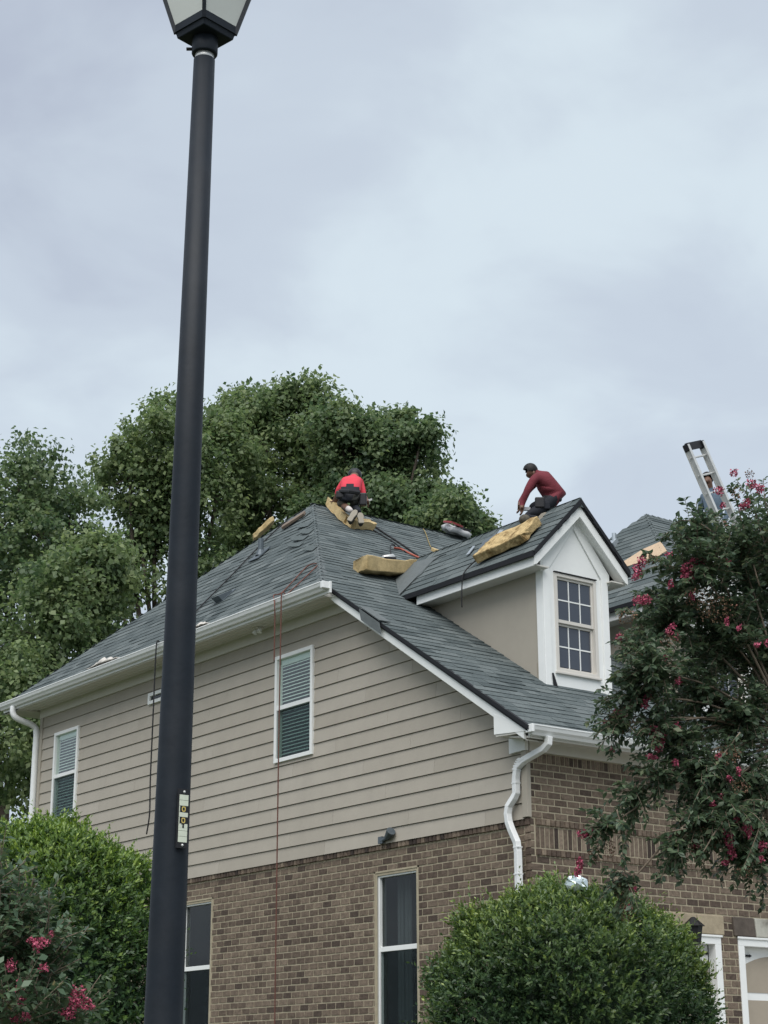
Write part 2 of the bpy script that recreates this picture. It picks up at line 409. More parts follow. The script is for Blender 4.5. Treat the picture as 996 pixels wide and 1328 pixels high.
def course(wall, a0, a1, zc, off, holes, lz=CH-JT):
    p = a0-off
    while p < a1:
        s0, s1 = max(p, a0)+JT/2, min(p+BL, a1)-JT/2
        segs = [(s0, s1)]
        for h in holes:
            if zc+lz/2 > h[2]+.01 and zc-lz/2 < h[3]-.01:
                ns = []
                for q0, q1 in segs:
                    if q1 <= h[0] or q0 >= h[1]: ns.append((q0, q1)); continue
                    if q0 < h[0]: ns.append((q0, h[0]-.004))
                    if q1 > h[1]: ns.append((h[1]+.004, q1))
                segs = ns
        for q0, q1 in segs:
            if q1-q0 > .03: put(wall, ((q0+q1)/2, zc), round((q1-q0)*100)/100 if abs(q1-q0-(BL-JT)) > .004 else BL-JT, lz)
        p += BL
# side wall: a = y
z = 4.245-CH/2; k = 0
while z > .75:
    course('A', .0, YB, z, 0 if k % 2 else BL/2, W_LO); z -= CH; k += 1
p = 0.0
while p < YB: put('A', (p+.035, 4.295), .062, .072); p += .0715      # rowlock ledge, set proud below
# front wall: a = x; openings = garage doors
GAR = [(.42, 2.846, .85, 3.235), (3.13, 5.58, .85, 3.235)]
STONE = [(.30, 2.90, 3.235, 3.462), (3.06, 5.64, 3.235, 3.462)]
BAND = [(.075, XR, 3.94, 4.335)]
for k in range(8): course('B', .0, XR, 4.93-.0744*(k+.5), 0 if k % 2 else BL/2, [], .0744-JT)
for k in range(5): course('B', .0, .075, 4.335-.079*(k+.5), 0 if k % 2 else BL/2, [], .079-JT)
z = 3.94-CH/2; k = 0
while z > .75:
    course('B', .0, XR if z > 3.2 else 6.0, z, 0 if k % 2 else BL/2, GAR+STONE); z -= CH; k += 1
p = .02
while p < XR: put('B', (p+.032, 4.985), .058, .10); p += .0655        # soldier course under the frieze
p = .085
while p < 7.5: put('B', (p+.034, 4.296), .056, .068); put('B', (p+.034, 3.979), .056, .068); p += .0685
p = .085
while p < 7.5: put('B', (p+.033, 4.138), .0595, .222); p += .0665      # soldier band
wf = MB()
for (x0, x1, z0, z1) in [(0.02, .42, .4, 3.235), (2.846, 3.13, .4, 3.235), (5.58, XR, .4, 3.235), (0.02, XR, 3.235, 5.06)]:
    wf.add([(x0, 0.0, z0), (x1, 0.0, z0), (x1, 0.0, z1), (x0, 0.0, z1)], [(0, 1, 2, 3)])
for (x0, x1, z0, z1) in GAR:
    wf.box(x0-.02, .002, z0, x0, .2, z1); wf.box(x1, .002, z0, x1+.02, .2, z1); wf.box(x0, .002, z1, x1, .2, z1+.02)
front_wall = wf.build('front_wall', 'mortar', house)

def brick_pos(wall, c, lz):
    """matrix of a brick: local x along the wall, -y outwards"""
    pr = .0
    if wall == 'A':
        if lz == .072: pr = .022
        return Matrix(((0, 1, 0, .024-pr), (-1, 0, 0, c[0]), (0, 0, 1, c[1]), (0, 0, 0, 1)))
    if lz == .068: pr = .02
    if lz == .222: pr = -.003
    return Matrix(((1, 0, 0, c[0]), (0, 1, 0, .004-pr), (0, 0, 1, c[1]), (0, 0, 0, 1)))
allb = []
for wall in 'AB':
    for key, var, c in BRICKS[wall]:
        mx_ = brick_pos(wall, c, key[1]); pos = mx_.translation
        allb.append((wall, key, var, mx_, (pos-CAM).length, pos))
def screen(p):
    v = p-CAM; d = v.dot(fw); return 498+F_PX*v.dot(rt)/d, 664-F_PX*v.dot(up)/d
def vis_rank(b):
    px, py = screen(b[5]); hidden = px > 990 or py > 1320 or (570 < px < 920 and py > 1150+abs(px-740)*.25) or px < 240 or (px > 830 and py < 1110 and py < 1110)
    area = b[1][0]*b[1][1]/(b[4]**2)*(.8 if b[0] == 'B' else .6)
    return (hidden, -area)
allb.sort(key=vis_rank)
bm_cache = {}
joined = {'A': MB(), 'B': MB()}
for i, (wall, key, var, mx_, _, pos) in enumerate(allb):
    src = brick_variants(*key)[var]
    if i < 300:
        kk = (key, var)
        if kk not in bm_cache: bm_cache[kk] = src.mesh('brick', 'brick')
        o = bpy.data.objects.new('brick', bm_cache[kk]); COL.objects.link(o); o.parent = side_lo if wall == 'A' else front_wall; o.matrix_local = mx_
    else:
        jb = joined[wall]; jb.add([mx_ @ Vector(v) for v in src.v], src.f, 0, src.a[0])
joined['A'].build('brickwork', 'brick', side_lo, kind='stuff'); joined['B'].build('brickwork', 'brick', front_wall, kind='stuff')

# ---- stone lintels over the garage doors
for gi, (s0, s1, z0, z1) in enumerate(STONE):
    cuts = [s0, s0+.42, s0+.86, s0+1.24, s0+1.72, s0+2.16, s1] if gi == 0 else [s0, s0+.37, s0+.84, s0+1.24, s0+1.72, s0+2.16, s1]
    cols = ['stone_tan', 'stone_tan', 'stone_pale', 'stone_tan', 'stone_tan', 'stone_tan'] if gi == 0 else ['stone_dark', 'stone_pale', 'stone_dark', 'stone_tan', 'stone_pale', 'stone_tan']
    for q in range(6):
        m = MB(); sl = .02 if gi else .0
        m.hexa([(cuts[q]+.006, -.03, z0+.004), (cuts[q+1]-.006, -.03, z0+.004), (cuts[q+1]-.006, .05, z0+.004), (cuts[q]+.006, .05, z0+.004),
                (cuts[q]+.006-sl, -.03, z1-.006), (cuts[q+1]-.006-sl, -.03, z1-.006), (cuts[q+1]-.006-sl, .05, z1-.006), (cuts[q]+.006-sl, .05, z1-.006)])
        m.build('lintel_stone', cols[q], front_wall, bevel=.012)

# ---- garage doors
for gi, (x0, x1, z0, z1) in enumerate(GAR):
    d = MB(); d.box(x0+.10, .11, z0, x1-.10, .15, z1-.10)
    gd = d.build('garage_door', 'trim_white', house)
    f = MB(); f.box(x0, -.012, z1-.10, x1, .10, z1); f.box(x0, -.012, z0, x0+.10, .10, z1-.10); f.box(x1-.10, -.012, z0, x1, .10, z1-.10)
    f.box(x0-.015, -.028, z1-.022, x1+.015, -.012, z1+.002)
    f.build('door_frame', 'trim_white', gd, bevel=.004)
    nb = 2; bw = (x1-x0-.2)/nb
    for b_ in range(nb):
        a0, a1 = x0+.10+b_*bw+.012, x0+.10+(b_+1)*bw-.012
        # arched upper panel, then lower panels
        pts = [(a0, 2.63), (a1, 2.63)]
        for t in np.linspace(0, 1, 13):
            xx = a1+(a0-a1)*t; pts.append((xx, 2.90 + .14*math.sin(math.pi*t)))
        MB().prism([(x, .104, zz) for x, zz in pts], (0, .01, 0)).build('door_panel', 'door_tan', gd)
        for (p0, p1) in ((1.95, 2.545), (1.25, 1.87)):
            MB().box(a0, .104, p0, a1, .114, p1).build('door_panel', 'door_tan', gd)
    for hx in (x0+.10, x1-.33):
        h = MB(); h.box(hx, .092, 3.028, hx+.2, .107, 3.050); h.add([(hx+.19, .094, 3.02), (hx+.235, .094, 3.039), (hx+.19, .094, 3.058), (hx+.20, .108, 3.039)], [(0,1,2),(0,3,1),(1,3,2)])
        h.build('strap_hinge', 'black_iron', gd)

# ---- windows of the side wall
def side_window(y0, y1, z0, z1, inset, style):
    xo = -.045 if not inset else .035
    t = .052
    f = MB()
    f.box(xo, y0, z0, xo+.10, y0+t, z1); f.box(xo, y1-t, z0, xo+.10, y1, z1)
    f.box(xo, y0+t, z1-t, xo+.10, y1-t, z1); f.box(xo, y0+t, z0, xo+.10, y1-t, z0+t)
    win = f.build('window', 'trim_white', house, bevel=.004)
    zm = z0+(z1-z0)*(.505 if not inset else .53)
    if style != 'vent':
        MB().box(xo+.012, y0+t, zm-.028, xo+.06, y1-t, zm+.028).build('meeting_rail', 'trim_white', win, bevel=.003)
        for (a, b, xx, gm) in ((zm+.028, z1-t, xo+.040, 'glass' if style == 'blind' else 'glass_dark'), (z0+t, zm-.028, xo+.055, 'glass' if style == 'blind' else 'glass_dark')):
            MB().box(xx, y0+t, a, xx+.004, y1-t, b).build('pane', gm, win)
        s_ = MB(); s_.box(xo+.02, y0+t, z0+t, xo+.023, y1-t, zm-.028).build('insect_screen', 'insect_screen', win)
    else:
        MB().box(xo+.03, y0+t, z0+t*.6, xo+.034, y1-t, z1-t*.6).build('pane', 'glass_dark', win)
    rm = MB(); D = .45 if style != 'vent' else .12; x0_, x1_ = xo+.10, xo+.10+D                     # dark room behind
    p = [(x0_, y0, z0), (x0_, y1, z0), (x0_, y1, z1), (x0_, y0, z1), (x1_, y0, z0), (x1_, y1, z0), (x1_, y1, z1), (x1_, y0, z1)]
    rm.add(p, [(4,5,6,7), (0,1,5,4), (1,2,6,5), (2,3,7,6), (3,0,4,7)]); rm.build('room', 'interior', win)
    if style == 'blind':
        n_ = int((z1-z0-.12)/.046); 
        sl = MB(); sl.add([(-.022, y0+t+.07, -.012), (-.022, y1-t-.012, -.012), (.018, y1-t-.012, .014), (.018, y0+t+.07, .014), (-.022, y0+t+.07, -.009), (-.022, y1-t-.012, -.009), (.018, y1-t-.012, .017), (.018, y0+t+.07, .017)],
                          [(3,2,1,0),(4,5,6,7),(0,1,5,4),(1,2,6,5),(2,3,7,6),(3,0,4,7)])
        me = sl.mesh('slat', 'blind')
        for i in range(n_):
            o = bpy.data.objects.new('slat', me); COL.objects.link(o); o.parent = win; o.location = (xo+.087, 0, z0+.07+i*.046)
        MB().box(xo+.065, y0+t+.005, z1-.12, xo+.10, y1-t-.005, z1-t).build('head_rail', 'blind', win)
    elif style == 'curtain':
        c = MB(); K = 16; pr = [(xo+.2+.02*math.sin(i*1.9), y0+.42+.22*i/K-.02*(i % 2)) for i in range(K+1)]
        for i in range(K): c.add([(pr[i][0], pr[i][1], z0), (pr[i+1][0], pr[i+1][1], z0), (pr[i+1][0], pr[i+1][1]*1+.0, z1), (pr[i][0], pr[i][1], z1)], [(0,1,2,3)])
        c2 = MB()
        for q in c.f: pass
        c.build('curtain', 'curtain', win)
    if inset:
        MB().box(.012, y0-.02, z1, .2, y1+.02, z1+.02).build('window_head', 'mortar', win)
        l_ = MB(); l_.box(.012, y0-.02, z0, .2, y0, z1+.02); l_.box(.012, y1, z0, .2, y1+.02, z1+.02); l_.build('window_reveal', 'mortar', win)
    return win
side_window(*W_UP[0], False, 'blind'); side_window(*W_UP[1], False, 'blind'); side_window(*W_UP[2], False, 'vent')
side_window(*W_LO[0], True, 'curtain'); side_window(*W_LO[1], True, 'dark')

# ---- soffits, friezes, rakes, gutters
tr = MB(); tr.box(-.035, 3.28, 7.30, .0, YB+.03, 7.44); tr.build('frieze_board', 'soffit', house)
tr = MB(); tr.hexa([(-.42, 3.2, 7.405), (.0, 3.2, 7.435), (.0, YB+.5, 7.435), (-.42, YB+.5, 7.405), (-.42, 3.2, 7.425), (.0, 3.2, 7.455), (.0, YB+.5, 7.455), (-.42, YB+.5, 7.425)]); tr.build('soffit', 'soffit', house)
tr = MB()
for x0 in (-.33, -.22, -.11): tr.box(x0, 3.1, 7.400+.0714*(x0+.42), x0+.006, YB+.3, 7.404+.0714*(x0+.42))
tr.build('soffit_groove', 'trim_white', house)
tr = MB(); tr.box(-.445, 3.05, 7.42, -.42, YB+.52, 7.565); tr.build('fascia_board', 'gutter_white', house)
tr = MB(); tr.box(.05, YB, 7.30, XR, YB+.03, 7.44); tr.box(-.42, YB+.03, 7.40, XR, YB+.5, 7.42); tr.build('rear_soffit', 'soffit', house)
GPROF = [(0, 0), (.045, 0), (.062, .028), (.085, .05), (.098, .088), (.104, .092), (.104, .105), (.092, .105), (.088, .094), (.010, .094), (0, .105)]
def gutter(p0, p1, outv, name='gutter'):
    p0, p1, outv = Vector(p0), Vector(p1), Vector(outv)
    m = MB(); m.prism([p0+outv*a+Vector((0, 0, b)) for a, b in GPROF], p1-p0)
    return m.build(name, 'gutter_white', house)
gl = gutter((-.446, 3.12, 7.455), (-.446, YB+.53, 7.455), (-1, 0, 0))
gf = gutter((-.285, -.355, 5.132), (XR, -.355, 5.132), (0, -1, 0))
MB().box(-.325, -.462, 5.150, -.292, -.352, 5.236).build('gutter_end_cap', 'gutter_white', gf, bevel=.006)
MB().box(-.548, 3.06, 7.47, -.43, 3.118, 7.558).build('gutter_end_cap', 'gutter_white', gl, bevel=.006)
# front soffit, frieze and fascia
MB().hexa([(-.27, -.355, 5.105), (XR, -.355, 5.105), (XR, -.03, 5.155), (-.27, -.03, 5.155), (-.27, -.355, 5.125), (XR, -.355, 5.125), (XR, -.03, 5.175), (-.27, -.03, 5.175)]).build('soffit', 'soffit', house)
MB().box(.01, -.034, 5.045, XR, -.002, 5.20).build('frieze_board', 'soffit', house)
MB().box(-.27, -.353, 5.125, XR, -.333, 5.225).build('fascia_board', 'trim_white', house)
# rake board with its boxed return
rk = MB()
y0, y1 = -.30, 3.36
rk.hexa([(-.305, y0, zf(y0)-.185), (-.275, y0, zf(y0)-.185), (-.275, y1, zf(y1)-.165), (-.305, y1, zf(y1)-.165), (-.305, y0, zf(y0)-.04), (-.275, y0, zf(y0)-.04), (-.275, y1, zf(y1)-.03), (-.305, y1, zf(y1)-.03)])
rake = rk.build('rake_board', 'trim_white', house)
rk = MB(); rk.prism([(-.309, .175, 5.215), (-.309, -.352, 5.175), (-.309, -.352, 5.225), (-.309, .175, 5.44)], (.04, 0, 0)); rk.build('rake_return', 'trim_white', house)
rk = MB(); rk.hexa([(-.275, y0, zf(y0)-.20), (.0, y0, zf(y0)-.20), (.0, y1-.15, zf(y1-.15)-.19), (-.275, y1-.15, zf(y1-.15)-.19), (-.275, y0, zf(y0)-.185), (.0, y0, zf(y0)-.185), (.0, y1-.15, zf(y1-.15)-.175), (-.275, y1-.15, zf(y1-.15)-.175)]); rk.build('rake_soffit', 'soffit', house)
rk = MB(); rk.prism([(-.30, .16, 5.19), (-.30, -.34, 5.16), (.0, -.34, 5.16), (.0, .16, 5.19)], (0, 0, .02)); rk.build('return_soffit', 'soffit', house)
rk = MB(); rk.prism([(-.055, .23, 5.04), (-.055, .23, 5.262), (-.055, .10, 5.262), (-.055, -.03, 5.14), (-.055, -.03, 5.05)], (.05, 0, 0)); rk.build('frieze_return', 'trim_white', house)
MB().box(-.03, -.018, ZBR+.005, .028, .07, 5.05).build('corner_board', 'siding_smooth', house, bevel=.003)
MB().box(-.03, YB-.07, 5.0, .0, YB+.02, 7.32).build('corner_board', 'siding_smooth', house)

# ---- downspouts
def downspout(path, a=.036, b=.026, side=(0, 1, 0)):
    m = MB(); P_ = path
    m.tube(P_, [max(a, b)*1.3]*len(P_), 4, sq=side)
    return m.build('downspout', 'gutter_white', house, bevel=.006)
pth = [(-.05, -.405, 5.135), (-.052, -.40, 5.06), (-.06, -.33, 5.01), (-.064, -.02, 4.935), (-.068, .09, 4.87), (-.068, .115, 4.75), (-.068, .115, 4.60), (-.072, .15, 4.55), (-.085, .225, 4.47), (-.088, .24, 4.39), (-.088, .225, 4.30), (-.085, .19, 4.22), (-.07, .125, 4.08), (-.066, .115, 3.98), (-.066, .115, 2.4), (-.066, .115, .9)]
ds = downspout(pth)
for zz in (4.70, 4.02, 3.74): MB().tube([(-.068, .115, zz), (-.068, .115, zz+.014)], [.0515, .0515], 4, sq=(0, 1, 0)).build('band', 'gutter_white', ds)
el = MB()
for i in range(7):
    t = i/6; c_ = Vector((-.064-.004*t, -.01+.105*t, 4.955-.10*t*t)); el.tube([c_, c_+Vector((0, .004, -.012))], [.052, .052], 4, sq=(0, 1, 0))
el.build('elbow_rib', 'gutter_white', ds)
pth2 = smooth_path([(-.47, 11.80, 7.46), (-.47, 11.80, 7.36), (-.40, 11.78, 7.27), (-.12, 11.76, 7.18), (-.065, 11.75, 7.06), (-.065, 11.75, 6.8)], 4)+[Vector((-.065, 11.75, 4.0)), Vector((-.065, 11.75, .9))]
m = MB(); m.tube(pth2, .05, 8, sq=(0, 1, 0)); m.build('downspout', 'gutter_white', house, smooth=True)

# ------------------------------------------------------------------ roof decks
rd = MB()
def slab(poly, th=.055, mi=0, dz=-.012):
    rd.prism([(x, y, zz+dz) for x, y, zz in poly], (0, 0, -th), mi)
ye = -.385
slab([(-.325, ye, zf(ye)), (XR, ye, zf(ye)), (XR, 7.42, 10.247), (2.3, 7.42, 10.247), (-.325, 3.911-1.524*.325, zf(3.911-1.524*.325))])
slab([(-.445, 3.911-1.524*.445, zl(-.445)), tuple(APX), (-.445, YB+.54, zl(-.445))])
slab([(-.445, YB+.54, zl(-.445)), tuple(APX), (XR, 7.42, 10.247), (XR, YB+.54, zl(-.445))])
roof = rd.build('roof', 'felt', house)

# ---- shingles
TABS = []        # (parent, matrix, width-scale, variant, priority)
def tabmesh(i):
    r = random.Random(i+900); t = r.uniform(.006, .014); m = MB(); e = r.uniform(-.01, .012)
    # unit width (x 0..1), y up the slope 0..exposure, z off the deck
    m.add([(.004, e*0, -.004), (.996, 0, -.004), (.996, 0, t), (.004, 0, t*r.uniform(.8, 1.1)), (0.0, .165, .002), (1, .165, .002)],
          [(0, 1, 2, 3), (3, 2, 5, 4), (0, 3, 4), (1, 5, 2)], 0, min(1, max(0, r.betavariate(2, 2))))
    return m
TABV = [tabmesh(i) for i in range(24)]
TABM = None
def shingle_plane(parent, org, U, V, poly, pri=0, exp=.142, wmin=.16, wmax=.40, jit=.002):
    """poly: convex list of (u, v)"""
    U = Vector(U).normalized(); V = Vector(V).normalized(); Nn = U.cross(V); org = Vector(org)
    vmax = max(p[1] for p in poly); v = min(p[1] for p in poly); k = 0
    while v < vmax-.02:
        vm = min(v+exp*.5, vmax-.01); us = []
        for (a, b) in zip(poly, poly[1:]+poly[:1]):
            if (a[1]-vm)*(b[1]-vm) < 0: us.append(a[0]+(b[0]-a[0])*(vm-a[1])/(b[1]-a[1]))
        if len(us) >= 2:
            u, ue = min(us), max(us)
            while u < ue-.03:
                wd = random.uniform(wmin, wmax)
                if ue-u-wd < .08: wd = ue-u
                p = org+U*u+V*(v+random.uniform(-jit, jit))
                mx_ = Matrix((( U.x*wd, V.x, Nn.x, p.x), (U.y*wd, V.y, Nn.y, p.y), (U.z*wd, V.z, Nn.z, p.z), (0, 0, 0, 1)))
                TABS.append((parent, mx_, random.randrange(24), p+U*wd/2, pri)); u += wd
        v += exp; k += 1
cf = 1/math.sqrt(1+FS*FS); cl = 1/math.sqrt(1+LS*LS); cb = 1/math.sqrt(1+BS*BS)
vf = lambda y: (y-ye)/cf
shingle_plane(roof, (0, ye-.02, zf(ye-.02)), (1, 0, 0), (0, cf, FS*cf), [(-.335, 0), (XR, 0), (XR, vf(7.42)), (2.3, vf(7.42)), (-.335, vf(3.40))], 1)
vl = lambda x: (x+.46)/cl
shingle_plane(roof, (-.46, 0, zl(-.46)), (0, -1, 0), (cl, 0, LS*cl), [(-(YB+.55), 0), (-3.22, 0), (-7.42, vl(2.3))], 0)
shingle_plane(roof, (0, YB+.55, zl(-.445)), (-1, 0, 0), (0, -cb, BS*cb), [(-XR, 0), (.45, 0), (-2.3, (YB+.55-7.42)/cb), (-XR, (YB+.55-7.42)/cb)], -1, wmin=.5, wmax=1.0)

# ---- hip and ridge: rough folded caps
def caps(p0, p1, na, nb, step, w, parent, mi='shingle', lift=.02, every=1.0, name='ridge_cap', jit=.3):
    """folded cap pieces along p0-p1; na, nb = downslope directions of the two planes"""
    p0, p1, na, nb = map(Vector, (p0, p1, na, nb)); d = (p1-p0); ln = d.length; d.normalize(); s = 0; na = na.normalized(); nb = nb.normalized()
    nrm = (-(na+nb)).normalized()
    if nrm.z < 0: nrm = -nrm
    cap = MB()
    while s < ln:
        if random.random() < every:
            a = p0+d*s; b = p0+d*min(s+step*1.35, ln+.02); wa = w*random.uniform(.8, 1.2); wb = w*random.uniform(.8, 1.2); lf = lift*random.uniform(1-jit, 1+jit)
            v0, v1 = nrm*lf, nrm*lf*.35
            cap.add([a+na*wa+v0*.6, a+v0*1.2, a+nb*wb+v0*.6, b+na*wa+v1, b+v1, b+nb*wb+v1, a+na*wa-v0*.3, a+nb*wb-v0*.3], [(0, 3, 4, 1), (1, 4, 5, 2), (6, 0, 1), (7, 1, 2), (6, 1, 7)], 0, random.betavariate(2, 2))
        s += step
    return cap.build(name, mi, parent, kind='stuff')
hf = Vector((-.325, 3.415, zf(3.415)))
caps(hf+(APX-hf)*.46, APX, (-1, -.10, -LS), (.12, -1, -FS), .142, .13, roof, 'shingle', .026)
caps(hf, hf+(APX-hf)*.46, (-1, -.05, -LS), (.1, -1, -FS), .142, .15, roof, 'shingle_pale', .022)
caps(APX, (XR, 7.42, 10.247), (0, -1, -FS), (0, 1, -BS), .14, .13, roof, 'shingle', .022)
caps((-.43, YB+.53, zl(-.43)), APX, (-1, 0, -LS), (0, 1, -BS), .14, .07, roof, 'shingle', .010)
# lifted underlayment flaps and tabs at the top of the hip
for (px, py, ln, wd, li, an) in [(394, 672, .36, .16, .05, 2.9), (400, 668, .34, .18, .04, 2.9), (404, 680, .35, .14, .04, 2.8), (398, 698, .45, .12, .05, 2.6), (392, 707, .40, .10, .05, 2.6), (405, 690, .35, .12, .04, 2.5), (410, 712, .3, .12, .04, 2.5)]:
    c_ = onpl(px, py, (-.45, 0, 7.55), (-LS, 0, 1)); U = Vector((0, -1, 0)); V = Vector((cl, 0, LS*cl)); Nn = U.cross(V)
    d_ = (U*math.cos(an)+V*math.sin(an)*.4).normalized(); s_ = Nn.cross(d_)
    fl = MB()
    for t in range(4):
        t0, t1 = t/4, (t+1)/4; h = lambda q: .015+li*q*q
        fl.add([c_+d_*ln*t0-s_*wd/2+Nn*h(t0), c_+d_*ln*t0+s_*wd/2+Nn*h(t0), c_+d_*ln*t1+s_*wd/2*(1-.3*t1)+Nn*h(t1), c_+d_*ln*t1-s_*wd/2*(1-.3*t1)+Nn*h(t1)], [(0, 1, 2, 3)], 0, .45)
    o = fl.build('loose_shingle', 'shingle', roof); so = o.modifiers.new('s', 'SOLIDIFY'); so.thickness = .006

# ---- black starter edge along the rake and the eaves
eb = MB(); eb.hexa([(-.343, ye-.02, zf(ye)-.05), (-.30, ye-.02, zf(ye)-.05), (-.30, 3.42, zf(3.42)-.045), (-.343, 3.42, zf(3.42)-.045), (-.343, ye-.02, zf(ye)-.002), (-.30, ye-.02, zf(ye)-.002), (-.30, 3.42, zf(3.42)-.002), (-.343, 3.42, zf(3.42)-.002)])
eb.build('drip_edge', 'felt', roof)

# ------------------------------------------------------------------ dormers
def dormer(dx, main):
    cx = 1.736+dx; xl, xr = 1.222+dx, 2.25+dx; yf = .99; ry = .85
    zb = zf(yf)-.1; ZR = 8.462; half = .79; ZE = ZR-half
    wl = MB()
    ycut = (7.6-5.3)/FS-.274
    wl.prism([(xl, yf, zb), (xl, yf, 7.60), (xl, ycut, 7.60)], (.05, 0, 0))                          # cheeks
    wl.prism([(xr-.05, yf, zb), (xr-.05, yf, 7.60), (xr-.05, ycut, 7.60)], (.05, 0, 0))
    dw = wl.build('dormer_cheek_wall', 'siding_smooth', house)
    MB().prism([(xl-.008, yf+.15, 6.20), (xl-.008, yf+.15, 6.395), (xl-.008, 1.442, 6.395)], (.006, 0, 0)).build('plank', 'siding_smooth', dw)
    fc = MB(); wx0, wx1, wz0, wz1 = cx-.345, cx+.345, 6.285, 7.512                                   # face round the window
    for (a0, a1, b0, b1) in ((xl, wx0, zb, 7.55), (wx1, xr, zb, 7.55), (wx0, wx1, zb, wz0), (wx0, wx1, wz1, 7.55)): fc.box(a0+.001, yf, b0, a1, yf+.05, b1)
    fc.prism([(xl, yf+.002, 7.55), (xr, yf+.002, 7.55), (cx+.02, yf+.002, ZR-.13), (cx-.02, yf+.002, ZR-.13)], (0, .046, 0))
    fm = fc.build('dormer_face', 'trim_white', house)
    for q in ((xl-.022, yf-.022, zb+.02, xl+.085, yf, 7.62), (xl-.022, yf, zb+.05, xl, yf+.11, 7.66), (xr-.085, yf-.022, zb+.02, xr+.022, yf, 7.62), (xr, yf, zb+.05, xr+.022, yf+.11, 7.62)):
        MB().box(*q).build('corner_board', 'trim_white', fm, bevel=.004)
    for s in (-1, 1):                                                                                # frieze boards following the gable
        MB().prism([(cx+s*.57, yf-.019, 7.48), (cx+s*.57, yf-.019, 7.62), (cx, yf-.019, ZR-.16), (cx, yf-.019, ZR-.35), (cx+s*.44, yf-.019, 7.48+.05)], (0, .018, 0)).build('gable_frieze', 'trim_white', fm, bevel=.003)
        MB().prism([(cx+s*.64, yf-.055, 7.62), (cx+s*.64, yf-.055, 7.675), (cx, yf-.055, ZR-.145), (cx, yf-.055, ZR-.215)], (0, .05, 0)).build('gable_moulding', 'trim_white', fm, bevel=.004)
    # window: frame, two sashes of six panes
    f = MB(); t = .045
    f.box(wx0, yf-.012, wz0, wx0+t, yf+.07, wz1); f.box(wx1-t, yf-.012, wz0, wx1, yf+.07, wz1); f.box(wx0+t, yf-.012, wz1-t, wx1-t, yf+.07, wz1); f.box(wx0+t, yf-.012, wz0, wx1-t, yf+.07, wz0+t)
    f.box(wx0-.02, yf-.035, wz0-.022, wx1+.02, yf, wz0+.004)
    win = f.build('dormer_window', 'vinyl', house, bevel=.004)
    zm = (wz0+wz1)/2
    MB().box(wx0-.004, yf-.028, wz1+.002, wx1+.004, yf-.001, wz1+.012).build('drip_cap', 'black_iron', win)
    for si, (a, b, yy) in enumerate(((zm, wz1-t, yf+.012), (wz0+t, zm, yf+.040))):
        s = MB(); q = .028; s.box(wx0+t, yy, a, wx0+t+q, yy+.025, b); s.box(wx1-t-q, yy, a, wx1-t, yy+.025, b); s.box(wx0+t+q, yy, a, wx1-t-q, yy+.025, a+q*(1.5 if si == 0 else 1)); s.box(wx0+t+q, yy, b-q, wx1-t-q, yy+.025, b)
        s.build('sash', 'vinyl', win, bevel=.003)
        pw = (wx1-wx0-2*t-2*q)/3; ph = (b-a-2.2*q)/2; x0_ = wx0+t+q; z0_ = a+1.2*q
        for i in range(3):
            for j in range(2): MB().box(x0_+i*pw+.006, yy+.014, z0_+j*ph+.006, x0_+(i+1)*pw-.006, yy+.018, z0_+(j+1)*ph-.006).build('pane', 'pane_grey', win)
        mu = MB()
        for i in (1, 2): mu.box(x0_+i*pw-.0065, yy+.006, z0_, x0_+i*pw+.0065, yy+.022, z0_+2*ph)
        mu.box(x0_, yy+.008, z0_+ph-.008, x0_+3*pw, yy+.024, z0_+ph+.008); mu.build('muntin', 'trim_white', win)
        MB().add([(wx0+t, yy+.03, a), (wx1-t, yy+.03, a), (wx1-t, yy+.03, b), (wx0+t, yy+.03, b)], [(0, 1, 2, 3)]).build('backing', 'interior', win)
    # roof deck
    rdm = MB(); th = .06
    for s in (-1, 1):
        yE = (ZE-5.3)/FS-.274+.05; yR = (ZR-5.3)/FS-.274+.05
        rdm.prism([(cx, ry-.02, ZR-.012), (cx+s*half, ry-.02, ZE-.012), (cx+s*half, yE, ZE-.012), (cx, yR, ZR-.012)], (0, 0, -th))
    dr = rdm.build('dormer_roof', 'felt', house)
    for s in (-1, 1):
        h2 = half-.02
        MB().prism([(cx, ry, ZR-.075), (cx+s*h2, ry, ZR-h2-.075), (cx+s*h2, ry, ZR-h2-.19), (cx+s*(h2-.04), ry, ZR-h2-.175), (cx, ry, ZR-.222)], (0, .025, 0)).build('rake_board', 'trim_white', dr, bevel=.003)
        MB().prism([(cx, ry+.026, ZR-.20), (cx+s*(h2-.05), ry+.026, ZR-h2-.155), (cx+s*(h2-.05), ry+.026, ZR-h2-.14), (cx, ry+.026, ZR-.185)], (0, .13, 0)).build('rake_soffit', 'trim_white', dr)
        yE2 = (ZE-.15-5.3)/FS-.274-.06
        MB().box(min(cx+s*h2, cx+s*(h2-.022)), ry+.026, ZE-.178, max(cx+s*h2, cx+s*(h2-.022)), yE2, ZE-.055).build('fascia_board', 'trim_white', dr, bevel=.003)
        xs_ = sorted((cx+s*(h2-.024), (xl-.001 if s < 0 else xr+.001)))
        MB().box(xs_[0], ry+.03, ZE-.165, xs_[1], yE2, ZE-.15).build('soffit', 'soffit', dr)
    c45 = math.sqrt(.5)
    yE = (ZE-5.3)/FS-.274; yR = (ZR-5.3)/FS-.274; vl_ = half/c45
    shingle_plane(dr, (cx-half-.012, 0, ZE-.012), (0, -1, 0), (c45, 0, c45), [(-yE-.02, 0), (-(ry-.03), 0), (-(ry-.03), vl_), (-yR, vl_)], 3 if main else 0, wmin=.2, wmax=.5)
    shingle_plane(dr, (cx+half+.012, 0, ZE-.012), (0, 1, 0), (-c45, 0, c45), [(ry-.03, 0), (yE, 0), (yR, vl_), (ry-.03, vl_)], -1, wmin=.3, wmax=.6)
